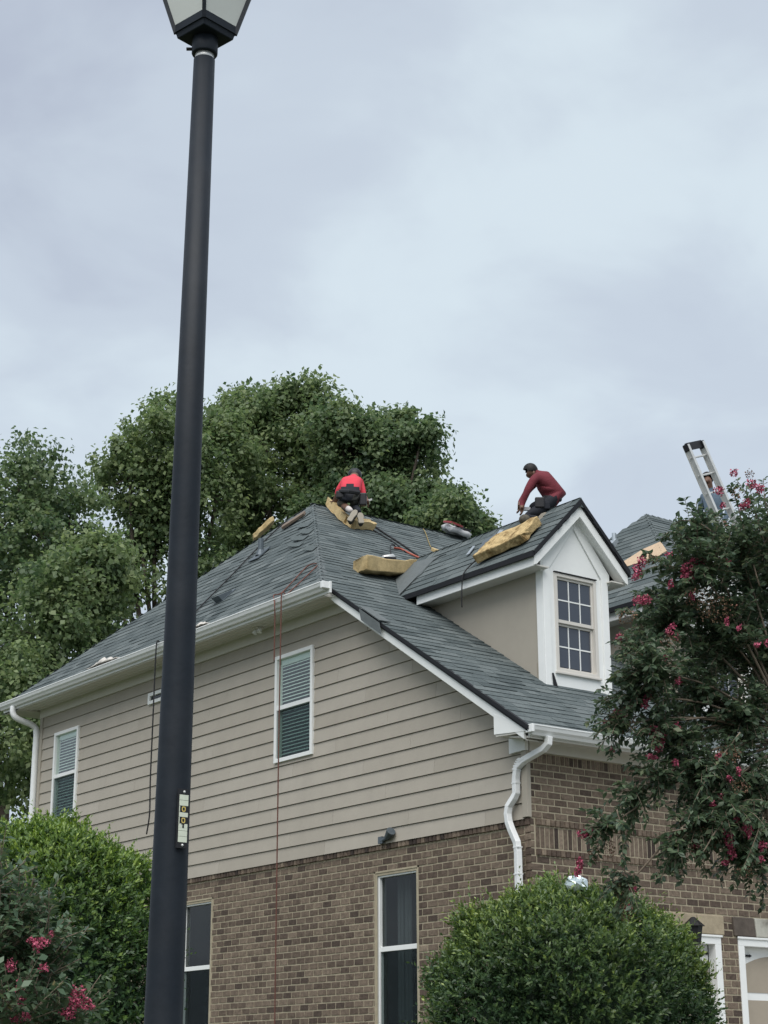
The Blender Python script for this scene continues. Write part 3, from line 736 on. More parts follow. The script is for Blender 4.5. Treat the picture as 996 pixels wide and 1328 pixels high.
    caps((cx, ry-.03, ZR), (cx, yR, ZR), (-1, 0, -1), (1, 0, -1), .142, .12, dr, 'shingle', .02)
    # torn black felt edge at the gable
    fe = MB()
    for s in (-1, 1):
        k = 12
        for i in range(k):
            a, b = i/k, (i+1)/k; dd = random.uniform(.05, .075); dn = random.uniform(.0, .02)
            fe.prism([(cx+s*half*a, ry-.035, ZR-half*a+.006), (cx+s*half*b, ry-.035, ZR-half*b+.006), (cx+s*half*b, ry-.035, ZR-half*b-dd), (cx+s*half*a, ry-.035, ZR-half*a-dd)], (0, .03+dn, 0))
    fe.build('felt_edge', 'felt', dr)
    eb = MB(); eb.box(cx-half-.03, ry-.02, ZE-.075, cx-half+.0, yE-.1, ZE-.012); eb.build('drip_edge', 'felt', dr)
    return dr, fm
dr1, fm1 = dormer(0, True); dr2, fm2 = dormer(2.6, False)
# scrap of flashing by the dormer corner, valley underlayment strip
c_ = Vector((1.30, .955, zf(.955)+.06)); MB().add([c_+Vector((-.02, 0, .1)), c_+Vector((.0, -.01, .1)), c_+Vector((.05, -.03, -.08)), c_+Vector((.0, .0, -.06))], [(0, 1, 2, 3)]).build('flashing_scrap', 'felt', fm1)
cxd = 1.736; ZR = 8.462
nd = Vector((-1, 0, 1)).normalized(); DP = (cxd, .86, ZR-.012)
edge = [(519, 772), (528, 764), (539, 753), (548, 746), (554, 738), (563, 729), (572, 723), (580, 720.5)]
q = [onpl(px, py, DP, (-1, 0, 1))+nd*.03 for px, py in edge]
top = [Vector((cxd-.01, (ZR-5.3)/FS-.274-.05, ZR-.02))+nd*.03, Vector((cxd-.79, (ZR-.79-5.3)/FS-.274+.02, ZR-.79))+nd*.03]
vs = MB(); vs.prism(q+top, nd*-.012); vs.build('valley_membrane', 'shingle_pale', dr1)

# ------------------------------------------------------------------ taller hip block behind the second dormer
TA = Vector((8.2, 6.0, 10.84)); TF, TB_ = .8, .75; zE = 7.64
xe = TA.x-(TA.z-zE)/LS; yfE = TA.y-(TA.z-zE)/TF; ybE = TA.y+(TA.z-zE)/TB_
rd = MB(); XT = 13.0
slab([(xe, ybE, zE), (xe, yfE, zE), tuple(TA)]); slab([(xe, yfE, zE), (XT, yfE, zE), (XT, TA.y, TA.z), tuple(TA)]); slab([(XT, ybE, zE), (xe, ybE, zE), tuple(TA), (XT, TA.y, TA.z)])
wing = rd.build('wing_roof', 'felt', house)
ct = 1/math.sqrt(1+TF*TF); cb2 = 1/math.sqrt(1+TB_**2)
shingle_plane(wing, (xe-.01, 0, zE), (0, -1, 0), (cl, 0, LS*cl), [(-ybE, 0), (-yfE, 0), (-TA.y, (TA.x-xe)/cl)], 0, wmin=.25, wmax=.6)
shingle_plane(wing, (0, yfE, zE), (1, 0, 0), (0, ct, TF*ct), [(xe, 0), (XT, 0), (XT, (TA.y-yfE)/ct), (TA.x, (TA.y-yfE)/ct)], -1, wmin=.3, wmax=.8)
caps((xe, yfE, zE), TA, (-1, 0, -LS), (0, -1, -TF), .14, .13, wing); caps((xe, ybE, zE), TA, (-1, 0, -LS), (0, 1, -TB_), .14, .13, wing); caps(TA, (XT, TA.y, TA.z), (0, -1, -TF), (0, 1, -TB_), .14, .13, wing)
wb = MB(); wb.box(xe+.3, yfE+.3, 5.6, XR-.1, 5.8, zE-.03); wb.build('wing_wall', 'siding_smooth', house)
MB().box(xe-.02, yfE-.02, zE-.17, XR, yfE, zE-.04).build('fascia_board', 'trim_white', wing); MB().box(xe, yfE, zE-.12, XR, yfE+.31, zE-.1).build('soffit', 'soffit', wing)
# bare decking where the shingles are off
wp = [onpl(px, py, TA, (-LS, 0, 1)) for px, py in [(805, 733), (835, 714), (858, 704), (866, 716), (815, 748)]]
nl = Vector((-LS, 0, 1)).normalized()
MB().prism([p+nl*.03 for p in wp], -nl*.02).build('bare_decking', 'deck_wood', wing)
c1 = onpl(797, 708, TA, (-LS, 0, 1)); m = MB(); m.obox(c1+nl*.05, (.05, 0, .05), (0, .07, 0), nl*.04); m.tube([c1, c1+Vector((0, 0, .22))], .04, 8); m.build('roof_vent', 'flash_metal', wing)

# ---- emit shingles: the largest in view as pieces, the rest joined per roof plane
def tab_rank(t):
    px, py = screen(t[3]); off = px < 0 or px > 800 or t[4] < 0
    hid = (t[4] != 3 and 530 < px < 800 and py < 870+(px-700)*.1 and py < 780+(px-525)*.6) or (t[0] is roof and px > 790)
    return (off or hid, (t[3]-CAM).length - (1.0 if t[4] == 3 else 0))
TABS.sort(key=tab_rank)
tm = [m.mesh('shingle', 'shingle') for m in TABV]
joins = {}
for i, (par, mx_, var, c, pri) in enumerate(TABS):
    if i < 300:
        o = bpy.data.objects.new('shingle', tm[var]); COL.objects.link(o); o.parent = par; o.matrix_local = mx_
    else:
        j = joins.setdefault(par.name, (par, MB()))[1]; src = TABV[var]
        j.add([mx_ @ Vector(v) for v in src.v], src.f, 0, min(1, max(0, src.a[0]+random.uniform(-.1, .1))))
for par, j in joins.values(): j.build('shingles', 'shingle', par, kind='stuff')

# ---- roof fittings of the left hip plane
lpn = Vector((-LS, 0, 1)).normalized(); LP0 = (-.45, 0, 7.55)
b0 = onpl(338, 721, LP0, (-LS, 0, 1)); m = MB(); m.tube([b0-Vector((0, 0, .05)), b0+Vector((0, 0, .27))], .042, 10); m.obox(b0+lpn*.03, Vector((cl, 0, LS*cl))*.16, (0, .13, 0), lpn*.008); m.tube([b0, b0+Vector((0, 0, .09))], [.085, .05], 10)
m.build('vent_pipe', 'grey_metal', roof, smooth=False)
b1 = onpl(292, 775, LP0, (-LS, 0, 1)); V = Vector((cl, 0, LS*cl)); m = MB()
m.prism([b1-V*.14+Vector((0, -.12, 0)), b1+V*.16+Vector((0, -.12, 0)), b1+V*.16+Vector((0, .12, 0)), b1-V*.14+Vector((0, .12, 0))], lpn*.02)
m.hexa([b1-V*.12+Vector((0, -.09, 0)), b1+V*.12+Vector((0, -.09, 0)), b1+V*.12+Vector((0, .09, 0)), b1-V*.12+Vector((0, .09, 0)), b1-V*.14+Vector((0, -.09, 0))+lpn*.11, b1+V*.10+Vector((0, -.09, 0))+lpn*.04, b1+V*.10+Vector((0, .09, 0))+lpn*.04, b1-V*.14+Vector((0, .09, 0))+lpn*.11])
m.build('box_vent', 'grey_metal', roof)
# draped shingle on the rake
d0 = Vector((-.315, 2.35, zf(2.35))); Vf = Vector((0, cf, FS*cf)); nf = Vector((0, -FS, 1)).normalized()
m = MB(); m.obox(d0+nf*.03+Vector((.02, 0, 0)), (.08, 0, 0), Vf*.24, nf*.006); m.obox(d0+Vector((-.05, -.02, -.075)), (.006, 0, 0), Vf*.235, (0, .02, .075)); m.build('draped_shingle', 'shingle_pale', roof)
# twin lamp under the soffit, floodlight on the brick ledge
s0 = Vector((-.2, 5.04, 7.40)); m = MB(); m.box(s0.x-.06, s0.y-.05, s0.z, s0.x+.06, s0.y+.05, s0.z+.03)
fx = m.build('soffit_light', 'soffit', house)
for s in (-1, 1): MB().tube([s0+Vector((0, s*.05, 0)), s0+Vector((-.02, s*.06, -.06))], [.02, .035], 8).build('lamp_head', 'trim_white', fx)
f0 = Vector((-.045, 2.45, ZBR+.02)); m = MB(); m.tube([f0+Vector((0, .10, .0)), f0+Vector((0, -.02, .03))], .025, 8); m.box(f0.x-.02, f0.y+.06, f0.z-.03, f0.x+.02, f0.y+.14, f0.z+.05)
fx = m.build('floodlight', 'grey_metal', house); m = MB(); m.tube([f0+Vector((-.01, -.02, .02)), f0+Vector((-.03, -.13, .09))], [.035, .055], 10); m.build('lamp_head', 'grey_metal', fx)
# wall lantern beside the garage
l0 = Vector((2.25, -.16, 3.10)); m = MB(); m.tube([l0, l0+Vector((0, 0, .2))], [.07, .10], 6); m.tube([l0+Vector((0, 0, .2)), l0+Vector((0, 0, .30))], [.13, .02], 6); m.tube([l0+Vector((0, .02, .05)), l0+Vector((0, .16, .05))], .015, 6)
m.build('wall_lantern', 'black_iron', house)
# ================================================================== vegetation
def leaf_arrays(P, D, Nn, Ln, Wd, fold=.12):
    """one folded four-sided leaf per point; P, D, Nn: (n,3)"""
    D = D/np.linalg.norm(D, axis=1, keepdims=True); S = np.cross(Nn, D); S /= np.linalg.norm(S, axis=1, keepdims=True)+1e-9; Nn = np.cross(D, S)
    Ln = np.asarray(Ln)[:, None]; Wd = np.asarray(Wd)[:, None]
    return np.stack([P, P+D*Ln*.5+S*Wd*.5+Nn*Wd*fold, P+D*Ln-Nn*Ln*.08, P+D*Ln*.5-S*Wd*.5+Nn*Wd*fold], 1)
def quad_object(name, Q, val, matname, parent):
    Q = np.asarray(Q, np.float32); n = len(Q); me = bpy.data.meshes.new(name)
    me.vertices.add(n*4); me.vertices.foreach_set('co', Q.reshape(-1)); me.loops.add(n*4); me.polygons.add(n)
    me.loops.foreach_set('vertex_index', np.arange(n*4, dtype=np.int32)); me.polygons.foreach_set('loop_start', np.arange(0, n*4, 4, dtype=np.int32))
    me.materials.append(MATS[matname]); me.update(calc_edges=True)
    me.attributes.new('v', 'FLOAT', 'FACE').data.foreach_set('value', np.clip(val, 0, 1).astype(np.float32))
    o = bpy.data.objects.new(name, me); COL.objects.link(o); o.parent = parent; return o
def unit(n): v = RNG.normal(size=(n, 3)); return v/np.linalg.norm(v, axis=1, keepdims=True)

def tree(name, label, blobs, t, trunk_px, ncl, per, leafmat_, leaf=.12, spread=.42, group=None, sparse=0):
    """blobs: (px, py, rx, ry) crown lobes in photo pixels at ground distance t"""
    s = mpp(t); cs = []; rs = []
    for i, (px, py, rx, ry) in enumerate(blobs):
        c = at(px, py, t + RNG.uniform(-1, 1)*.8); cs.append(np.array(c)); rs.append(np.array([rx*s, (rx+ry)*.5*s*.9, ry*s]))
    sub_c, sub_r = [], []                       # smaller lobes break up the outline of each main lobe
    axx = np.array([[rt.x, rt.y, 0], [fw.x, fw.y, 0], [0, 0, 1]])
    for c, r_ in zip(cs, rs):
        for k in range(6):
            u_ = unit(1)[0]; u_[2] = abs(u_[2])*.9-.15; sub_c.append(c+(u_*r_*RNG.uniform(.78, .98))@axx); sub_r.append(r_*RNG.uniform(.26, .42))
    cs = np.array(cs+sub_c); rs = np.array([r_*.92 for r_ in rs]+sub_r); nmain = len(blobs)
    base = at(trunk_px, 1300, t); base.z = gz(base.x, base.y)-.1
    root = empty(name, tuple(base)); tag(root, label, 'tree', group)
    wts = (rs[:, 0]*rs[:, 2]); wts[nmain:] *= 1.0; wts = wts/wts.sum(); idx = RNG.choice(len(cs), ncl, p=wts)
    u = unit(ncl); rad = RNG.uniform(.35, 1.06, ncl)**.55; far = RNG.random(ncl) < .16; rad[far] = RNG.uniform(1.0, 1.28, far.sum()); pm = np.where(far, .55, 1)
    # lobe axes: screen right, depth, up
    ax = np.array([[rt.x, rt.y, 0], [fw.x, fw.y, 0], [0, 0, 1]]); ax[1] /= np.linalg.norm(ax[1])
    CC = cs[idx] + (u*rs[idx]*rad[:, None]) @ ax
    cv = RNG.normal(0, .2, ncl)
    n = ncl*per; ci = np.repeat(np.arange(ncl), per)
    sp = spread*(RNG.uniform(.6, 1.25, ncl)*pm)[ci]
    P = CC[ci] + np.clip(RNG.normal(size=(n, 3)), -1.7, 1.7)*sp[:, None]*np.array([.46, .46, .36])
    out = P-cs[idx][ci]; out /= np.linalg.norm(out, axis=1, keepdims=True)+1e-6
    D = unit(n)*.9+out*.5+np.array([0, 0, -.35]); cl_o = (P-CC[ci])/sp[:, None]; Nn = unit(n)*.55+np.array([0, 0, .55])+out*.35+cl_o*1.1
    keep = RNG.random(n) < np.where(far, .5, 1)[ci]; sz = leaf*RNG.uniform(.55, 1.4, n)
    Q = leaf_arrays(P, D, Nn, sz, sz*.8*RNG.uniform(.75, 1.15, n))[keep]
    quad_object('crown', Q, (.50+cv[ci]+RNG.normal(0, .18, n))[keep], leafmat_, root)
    m = MB(); ctr = Vector(cs.mean(0)); fork = base.lerp(ctr, .5); fork.z = base.z+(ctr.z-base.z)*.55
    r0 = .05*(ctr.z-base.z)**.8*.5
    m.tube(smooth_path([base, base.lerp(fork, .5)+Vector((.15, .1, 0)), fork], 4), list(np.linspace(r0, r0*.7, 9)), 9)
    for c in cs[:nmain]:
        c = Vector(c); mid = fork.lerp(c, .55)+Vector(unit(1)[0])*.3
        m.tube(smooth_path([fork-Vector((0, 0, .3)), mid, c], 4), list(np.linspace(r0*.45, r0*.12, 9)), 6)
    for k in range(min(70, ncl//6)):
        j = RNG.integers(ncl); c = Vector(CC[j]); o_ = Vector(cs[idx[j]]); m.tube([o_, o_.lerp(c, .55)+Vector(unit(1)[0])*.12, c], [r0*.12, r0*.08, r0*.03], 4)
    m.build('trunk', 'bark', root, smooth=True)
    return root
GT = 'tall trees behind the house'
tree('broadleaf_tree', 'dark green broadleaf tree beyond the far end of the tan siding wall', [(-30, 700, 90, 120), (30, 645, 60, 85), (92, 662, 36, 58), (20, 800, 100, 110), (0, 930, 110, 110), (60, 735, 55, 60)], 38, -20, 520, 82, 'leaf_oak_dark', .112, .46, GT)
tree('broadleaf_tree', 'yellowish green understorey tree filling the gap behind the far downspout', [(75, 830, 80, 110), (40, 950, 80, 110), (125, 760, 52, 75), (95, 1010, 60, 70)], 33, 60, 480, 82, 'leaf_oak', .102, .42, GT)
tree('broadleaf_tree', 'bright green broadleaf tree partly behind the black lamp post, sky showing through its lower branches', [(205, 600, 64, 72), (168, 620, 36, 66), (222, 540, 34, 38), (180, 685, 48, 42), (262, 640, 58, 95), (250, 745, 55, 45), (150, 765, 30, 34), (292, 590, 40, 62), (215, 660, 50, 50), (170, 715, 36, 30)], 43, 212, 420, 82, 'leaf_oak', .122, .50, GT)
tree('broadleaf_tree', 'tallest full crowned green tree rising behind the hip roof peak', [(345, 565, 62, 72), (390, 540, 50, 48), (318, 555, 40, 55), (350, 660, 70, 60), (420, 600, 46, 60), (330, 720, 60, 40)], 46, 370, 490, 85, 'leaf_oak', .13, .55, GT)
tree('broadleaf_tree', 'deep green rounded tree behind the roofer in the red shirt', [(460, 590, 52, 68), (505, 590, 46, 58), (535, 625, 42, 60), (560, 660, 36, 44), (470, 670, 70, 50), (440, 550, 34, 34), (545, 575, 26, 30), (515, 560, 34, 34)], 44, 500, 500, 85, 'leaf_oak_dark', .125, .50, GT)
tree('broadleaf_tree', 'small low tree at the end of the treeline beside the ridge bundle', [(592, 672, 32, 44), (611, 690, 22, 38), (570, 690, 40, 46)], 41, 600, 170, 78, 'leaf_oak_dark', .115, .40, GT)

def bush(name, label, ctr, rx, ry, rz, nspr, lf, matname, topbias, cat='bush', lump=1.0):
    """clipped evergreen: short leafy sprigs all over an uneven rounded body"""
    ctr = Vector(ctr); g0 = gz(ctr.x, ctr.y)
    root = empty(name, (ctr.x, ctr.y, g0)); tag(root, label, cat)
    NLp = 110; lumps = unit(NLp); la = RNG.uniform(-.17, .15, NLp)*lump; lw_ = RNG.uniform(14, 70, NLp); pf = unit(60); pa_ = RNG.normal(0, .22, 60)
    u = unit(int(nspr*1.5)); u = u[u[:, 2] > -.75][:nspr]; n0 = len(u)
    bump = 1+(la[None]*np.exp((u@lumps.T-1)*lw_[None])).sum(1)
    depth = 1-np.abs(RNG.normal(0, .055, n0))-RNG.uniform(0, .03, n0)
    depth[: n0//5] -= RNG.uniform(.05, .25, n0//5)
    sup = np.sign(u)*np.abs(u)**.88
    P0 = np.array(ctr)+sup*np.array([rx, ry, rz])*(bump*depth)[:, None]
    P0 = P0[P0[:, 2] > g0+.1]; k0 = len(P0); u = (P0-np.array(ctr))/np.array([rx, ry, rz]); u /= np.linalg.norm(u, axis=1, keepdims=True)
    ax = u*.8+unit(k0)*.55+np.array([0, 0, .45]); ax /= np.linalg.norm(ax, axis=1, keepdims=True)
    per = 9; ci = np.repeat(np.arange(k0), per); tpos = np.tile(np.arange(per)/per, k0)
    ln0 = RNG.uniform(.06, .16, k0); ln0[RNG.random(k0) < .07] *= 2.0; ln = ln0[ci]
    A = ax[ci]; rad = unit(k0*per); rad -= A*(rad*A).sum(1, keepdims=True); rad /= np.linalg.norm(rad, axis=1, keepdims=True)
    P = P0[ci]+A*(ln*tpos)[:, None]
    D = A*(.35+.9*tpos)[:, None]+rad*.75; Nn = A*.8-rad*.4+unit(k0*per)*.3
    n = k0*per; sz = lf*RNG.uniform(.75, 1.25, n)*(1.05-.35*tpos)
    Q = leaf_arrays(P, D, Nn, sz, sz*.46)
    patch = (pa_[None]*np.exp((u@pf.T-1)*25)).sum(1); hollow_shade = np.clip((1-np.linalg.norm((P0-np.array(ctr))/np.array([rx, ry, rz]), axis=1))*1.2, -.2, .3)  # hollows darker, bulges lighter: shade put into the leaf colour
    fresh = np.clip(RNG.normal(.25, .2, k0)+patch-hollow_shade+topbias*np.clip(u[:, 2], 0, 1)**1.2, 0, 1)[ci]*(.35+.65*tpos)  # new growth on tips and top, less the painted hollow shade
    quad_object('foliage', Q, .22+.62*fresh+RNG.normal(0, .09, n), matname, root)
    m = MB(); b = Vector((ctr.x, ctr.y, g0-.05))
    for k in range(60):
        j = RNG.integers(k0); e_ = Vector(P0[j]); m.tube([b+Vector((RNG.uniform(-.2, .2), RNG.uniform(-.2, .2), 0)), Vector(ctr).lerp(e_, .35), Vector(ctr).lerp(e_, .93)], [.03, .018, .006], 5)
    m.build('stem', 'bark', root)
    # plain dark ball filling the middle, standing in for the shade inside
    core = MB(); core.ball(ctr, (rx*.72, ry*.72, rz*.72), 0, .1, 20, 14); core.build('dark_core', 'leaf_holly', root)
    return root
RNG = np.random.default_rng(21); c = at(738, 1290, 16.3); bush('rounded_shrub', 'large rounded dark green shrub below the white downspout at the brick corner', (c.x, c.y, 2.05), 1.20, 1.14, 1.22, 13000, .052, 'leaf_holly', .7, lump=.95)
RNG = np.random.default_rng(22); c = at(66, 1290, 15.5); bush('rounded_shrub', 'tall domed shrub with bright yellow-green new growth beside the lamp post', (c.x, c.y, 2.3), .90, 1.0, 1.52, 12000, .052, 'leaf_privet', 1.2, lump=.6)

RNG = np.random.default_rng(23)
# ---- crape myrtle: drooping leafy branches with pink panicles
def flowers(c, r, n, par, matname='flower', size=.016, name='flower_cluster'):
    c = np.array(c); P = c+unit(n)*(RNG.uniform(.2, 1, n)**.5)[:, None]*np.array(r)
    Q = leaf_arrays(P, unit(n), unit(n), size*RNG.uniform(.7, 1.3, n), size*RNG.uniform(.7, 1.2, n), .3)
    o = quad_object(name, Q, RNG.uniform(0, 1, n), matname, par); o['kind'] = 'stuff'; return o
LP, LD, LN, LS_, LV = [], [], [], [], []
def twig(mb, pts, r0=.006, lf=.055, dens=34, droop=.3, leafy=(0, 1)):
    pts = [np.array(p) for p in smooth_path(pts, 5)]; mb.tube(pts, list(np.linspace(r0, .0022, len(pts))), 4)
    seg = np.array(pts); L_ = np.linalg.norm(np.diff(seg, axis=0), axis=1).sum(); nl = max(4, int(L_*dens))
    tv = RNG.uniform(0, .15)
    for k in range(nl):
        q = leafy[0]+(leafy[1]-leafy[0])*(k+RNG.uniform(0, .6))/nl; f = q*(len(pts)-1); i = min(int(f), len(pts)-2); p = seg[i]+(seg[i+1]-seg[i])*(f-i); d = seg[i+1]-seg[i]; d /= np.linalg.norm(d)+1e-9
        for s in (-1, 1):
            side = np.cross(d, RNG.normal(size=3)*.45+np.array([0, 0, 1])); side /= np.linalg.norm(side)+1e-9
            LP.append(p); LD.append(d*.55+s*side+np.array([0, 0, -droop*RNG.uniform(.2, 1.4)])+RNG.normal(size=3)*.2); LN.append(np.array([0, 0, 1])+RNG.normal(size=3)*.45); LS_.append(lf*RNG.uniform(.6, 1.2)); LV.append(.35+tv+RNG.normal(0, .17))
T = 12.6
base = at(1035, 1300, T); base.z = gz(base.x, base.y)-.05
cm = empty('crape_myrtle_tree', tuple(base)); tag(cm, 'crape myrtle tree with pink flower clusters drooping over the garage end', 'tree')
wood = MB(); s = mpp(T)
# lobes of the canopy (px, py, rx, ry, twigs, distance offset)
LOBES = [(960, 720, 60, 60, 60, .2), (905, 735, 45, 42, 50, -.2), (1000, 700, 50, 75, 50, .5), (865, 800, 48, 45, 52, 0), (935, 820, 70, 60, 85, .3), (985, 850, 60, 80, 75, .6), (845, 870, 42, 42, 48, -.3), (820, 905, 25, 30, 14, -.3), (905, 900, 45, 40, 34, .2), (960, 935, 60, 60, 70, .3), (880, 955, 32, 38, 34, 0), (915, 1000, 48, 42, 46, -.1), (975, 1020, 45, 55, 50, .2), (940, 1060, 46, 34, 46, -.2), (905, 1075, 26, 22, 16, -.3), (1050, 850, 70, 180, 60, .5), (985, 1085, 32, 28, 20, 0), (900, 690, 24, 16, 14, -.1), (925, 860, 70, 60, 40, .9), (990, 780, 60, 60, 40, .9), (880, 1098, 24, 20, 14, -.3), (960, 1105, 34, 24, 20, -.1), (852, 940, 26, 28, 16, -.3), (800, 940, 16, 24, 10, -.4), (850, 1012, 24, 14, 10, -.3), (820, 1035, 18, 14, 8, -.3), (812, 1150, 10, 22, 8, -.35), (785, 1075, 16, 18, 9, -.4)]
hub = at(1030, 960, T+.5)
for (px, py, rx, ry, nt_, dd) in LOBES:
    c = at(px, py, T+dd); cN = np.array(c)
    mid = hub.lerp(c, .55)+Vector((0, 0, .10)); wood.tube(smooth_path([hub, mid, c], 4), list(np.linspace(.012, .005, 9)), 6)
    for k in range(int(nt_*2.0)):
        d = unit(1)[0]; p = cN+(rt.x*d[0]*rx*s*.85, rt.y*d[0]*rx*s*.85, d[2]*ry*s*.85)*np.ones(3)*RNG.uniform(.15, 1)+np.array([fw.x, fw.y, 0])*d[1]*rx*s*.8
        out = (p-np.array(hub)); out /= np.linalg.norm(out); g_ = out*.55+d*.6+np.array([0, 0, -.05]); g_ /= np.linalg.norm(g_); ln = RNG.uniform(.14, .34)
        twig(wood, [p-g_*ln*.4, p+g_*ln*.2+np.array([0, 0, .02]), p+g_*ln*.6+np.array([0, 0, -.05*ln])], .003, .059, 42)
# long single branches that reach out of the crown
BR = [[(905, 990), (860, 1010), (815, 1035), (785, 1065), (768, 1090)], [(835, 1022), (822, 1050), (812, 1085), (810, 1130), (814, 1165)], [(800, 1050), (808, 1085), (806, 1120)],
      [(870, 860), (838, 885), (815, 925), (798, 955)], [(850, 900), (820, 920), (806, 955), (802, 975)], [(905, 800), (860, 820), (825, 838), (800, 850)], [(880, 880), (850, 930), (848, 960)],
      [(985, 760), (968, 700), (955, 650), (948, 630)], [(990, 700), (978, 660), (968, 640), (955, 622)], [(1000, 680), (992, 650), (990, 620)], [(930, 720), (895, 700), (870, 690), (856, 700)], [(925, 690), (905, 678), (885, 675), (872, 682)], [(905, 740), (875, 735), (848, 735), (828, 745)],
      [(900, 760), (870, 740), (845, 720), (838, 718)], [(960, 950), (930, 990), (905, 1030), (890, 1070)], [(975, 1000), (950, 1040), (938, 1080)], [(990, 1060), (975, 1100), (962, 1130)], [(900, 1060), (885, 1090), (878, 1125)], [(890, 1075), (872, 1078), (862, 1080)], [(930, 1075), (915, 1100), (908, 1110)], [(985, 1110), (990, 1150), (988, 1180)], [(870, 840), (840, 820), (815, 790), (806, 795)], [(930, 740), (945, 700), (950, 680)]]
for pts in BR:
    t0 = T+RNG.uniform(-.5, .1); twig(wood, [at(px, py, t0-.02*i) for i, (px, py) in enumerate(pts)], .008, .055, 62, .45)
st_ = at(1035, 1300, T); 
for (ox, mx__) in ((0, 1012), (.12, 1060), (-.1, 1000)):
    b_ = base+Vector((ox, ox*.5, 0)); wood.tube(smooth_path([b_, at(mx__+20, 1180, T), at(mx__, 1040, T+.1), hub], 5), list(np.linspace(.055, .03, 16)), 8)
wood.build('trunk', 'bark_pale', cm, smooth=True)
n = len(LP); Q = leaf_arrays(np.array(LP), np.array(LD), np.array(LN), np.array(LS_), np.array(LS_)*.52)
quad_object('crown', Q, np.array(LV), 'leaf_crape', cm)
FL = [(893, 742, 9, 14), (900, 730, 7, 8), (830, 779, 10, 6), (838, 777, 6, 5), (827, 738, 6, 9), (832, 728, 6, 6), (824, 748, 5, 5), (853, 962, 7, 14), (848, 948, 7, 6), (845, 982, 8, 4), (858, 955, 5, 8), (757, 1082, 9, 6), (752, 1120, 5, 10), (765, 1080, 5, 5), (749, 1131, 4, 5), (944, 1086, 7, 12), (949, 1105, 6, 8), (969, 1076, 6, 11), (940, 1118, 5, 5), (933, 637, 7, 6), (952, 613, 5, 5), (975, 628, 7, 6), (985, 634, 6, 6), (968, 652, 5, 6), (938, 655, 4, 4), (963, 657, 4, 4), (911, 728, 4, 4), (868, 820, 5, 5), (872, 812, 4, 4), (803, 826, 4, 3), (836, 914, 5, 4), (840, 904, 5, 5), (800, 923, 4, 3), (784, 938, 3, 4), (793, 972, 4, 3), (925, 1043, 4, 4), (946, 1010, 3, 4), (878, 942, 4, 5), (870, 758, 4, 5), (815, 1178, 4, 4), (798, 948, 4, 3)]
for k in range(22):
    q = LOBES[RNG.integers(len(LOBES))]; an = RNG.uniform(0, 6.28); FL.append((q[0]+q[2]*.9*math.cos(an), q[1]+q[3]*.9*math.sin(an), RNG.uniform(2.5, 5), RNG.uniform(2.5, 6)))
for (px, py, rx, ry) in FL: flowers(at(px, py, T-.35), (rx*s, rx*s, ry*s), int(14+rx*ry*1.7), cm)
SD = [(812, 800, 16, 9), (806, 830, 12, 12), (800, 940, 16, 18), (816, 935, 12, 20), (930, 790, 24, 18), (905, 775, 18, 12), (812, 1180, 10, 16), (805, 1155, 8, 12), (945, 980, 18, 12), (830, 850, 18, 10), (880, 1090, 14, 12), (915, 1085, 18, 16), (905, 1105, 12, 10), (875, 1130, 8, 8), (965, 1130, 10, 8), (955, 640, 8, 10), (972, 615, 6, 8), (870, 830, 14, 10), (790, 1100, 8, 14), (770, 1110, 8, 10), (845, 725, 10, 8), (925, 1060, 14, 10), (960, 1020, 12, 10)]
for (px, py, rx, ry) in SD: flowers(at(px, py, T-.33), (rx*s, rx*s, ry*s), int(20+rx*ry*.55), cm, 'seed', .013, 'seed_cluster')

# ---- low crape myrtle shrub in front of the domed shrub
LP, LD, LN, LS_, LV = [], [], [], [], []
T2 = 9.2; base = at(-20, 1500, T2); base.z = gz(base.x, base.y)-.05
c2 = empty('crape_myrtle_shrub', tuple(base)); tag(c2, 'low crape myrtle shrub with grey-green leaves and pink flowers in front of the domed shrub', 'shrub')
wood = MB(); s2 = mpp(T2); hub2 = at(-5, 1420, T2)
wood.tube([base, base.lerp(hub2, .5)+Vector((.05, 0, 0)), hub2], [.04, .03, .022], 7)
for (px, py, rx, ry, nt_) in [(0, 1135, 26, 34, 16), (30, 1185, 34, 40, 26), (10, 1225, 45, 50, 46), (60, 1250, 40, 50, 40), (25, 1300, 55, 45, 50), (85, 1310, 40, 34, 26), (-40, 1240, 50, 80, 40), (68, 1215, 26, 28, 14)]:
    c = at(px, py, T2+RNG.uniform(-.2, .3)); cN = np.array(c); wood.tube(smooth_path([hub2, hub2.lerp(c, .5)+Vector((0, 0, .1)), c], 4), list(np.linspace(.012, .005, 9)), 5)
    for k in range(int(nt_*1.6)):
        d = unit(1)[0]; p = cN+np.array([rt.x*d[0]*rx*s2, rt.y*d[0]*rx*s2, d[2]*ry*s2])*RNG.uniform(.2, 1)+np.array([fw.x, fw.y, 0])*d[1]*.25
        g_ = d*.6+np.array([0, 0, .5]); g_ /= np.linalg.norm(g_); ln = RNG.uniform(.12, .26)
        twig(wood, [p-g_*ln*.4, p+g_*ln*.2, p+g_*ln*.6], .003, .056, 34, .25)
wood.build('stem', 'bark_pale', c2, smooth=True)
Q = leaf_arrays(np.array(LP), np.array(LD), np.array(LN), np.array(LS_), np.array(LS_)*.56); quad_object('foliage', Q, np.array(LV), 'leaf_grey', c2)
for (px, py, rx, ry) in [(102, 1292, 12, 16), (95, 1302, 10, 10), (115, 1303, 10, 8), (88, 1315, 12, 8), (55, 1222, 12, 7), (48, 1228, 7, 8), (14, 1252, 8, 8), (57, 1255, 8, 6), (26, 1280, 7, 12), (27, 1296, 6, 7), (28, 1320, 14, 8), (40, 1220, 6, 5), (66, 1212, 4, 5)]:
    flowers(at(px, py, T2-.3), (rx*s2*.85, rx*s2*.8, ry*s2*.85), int(14+rx*ry*.85), c2, 'flower', .012)
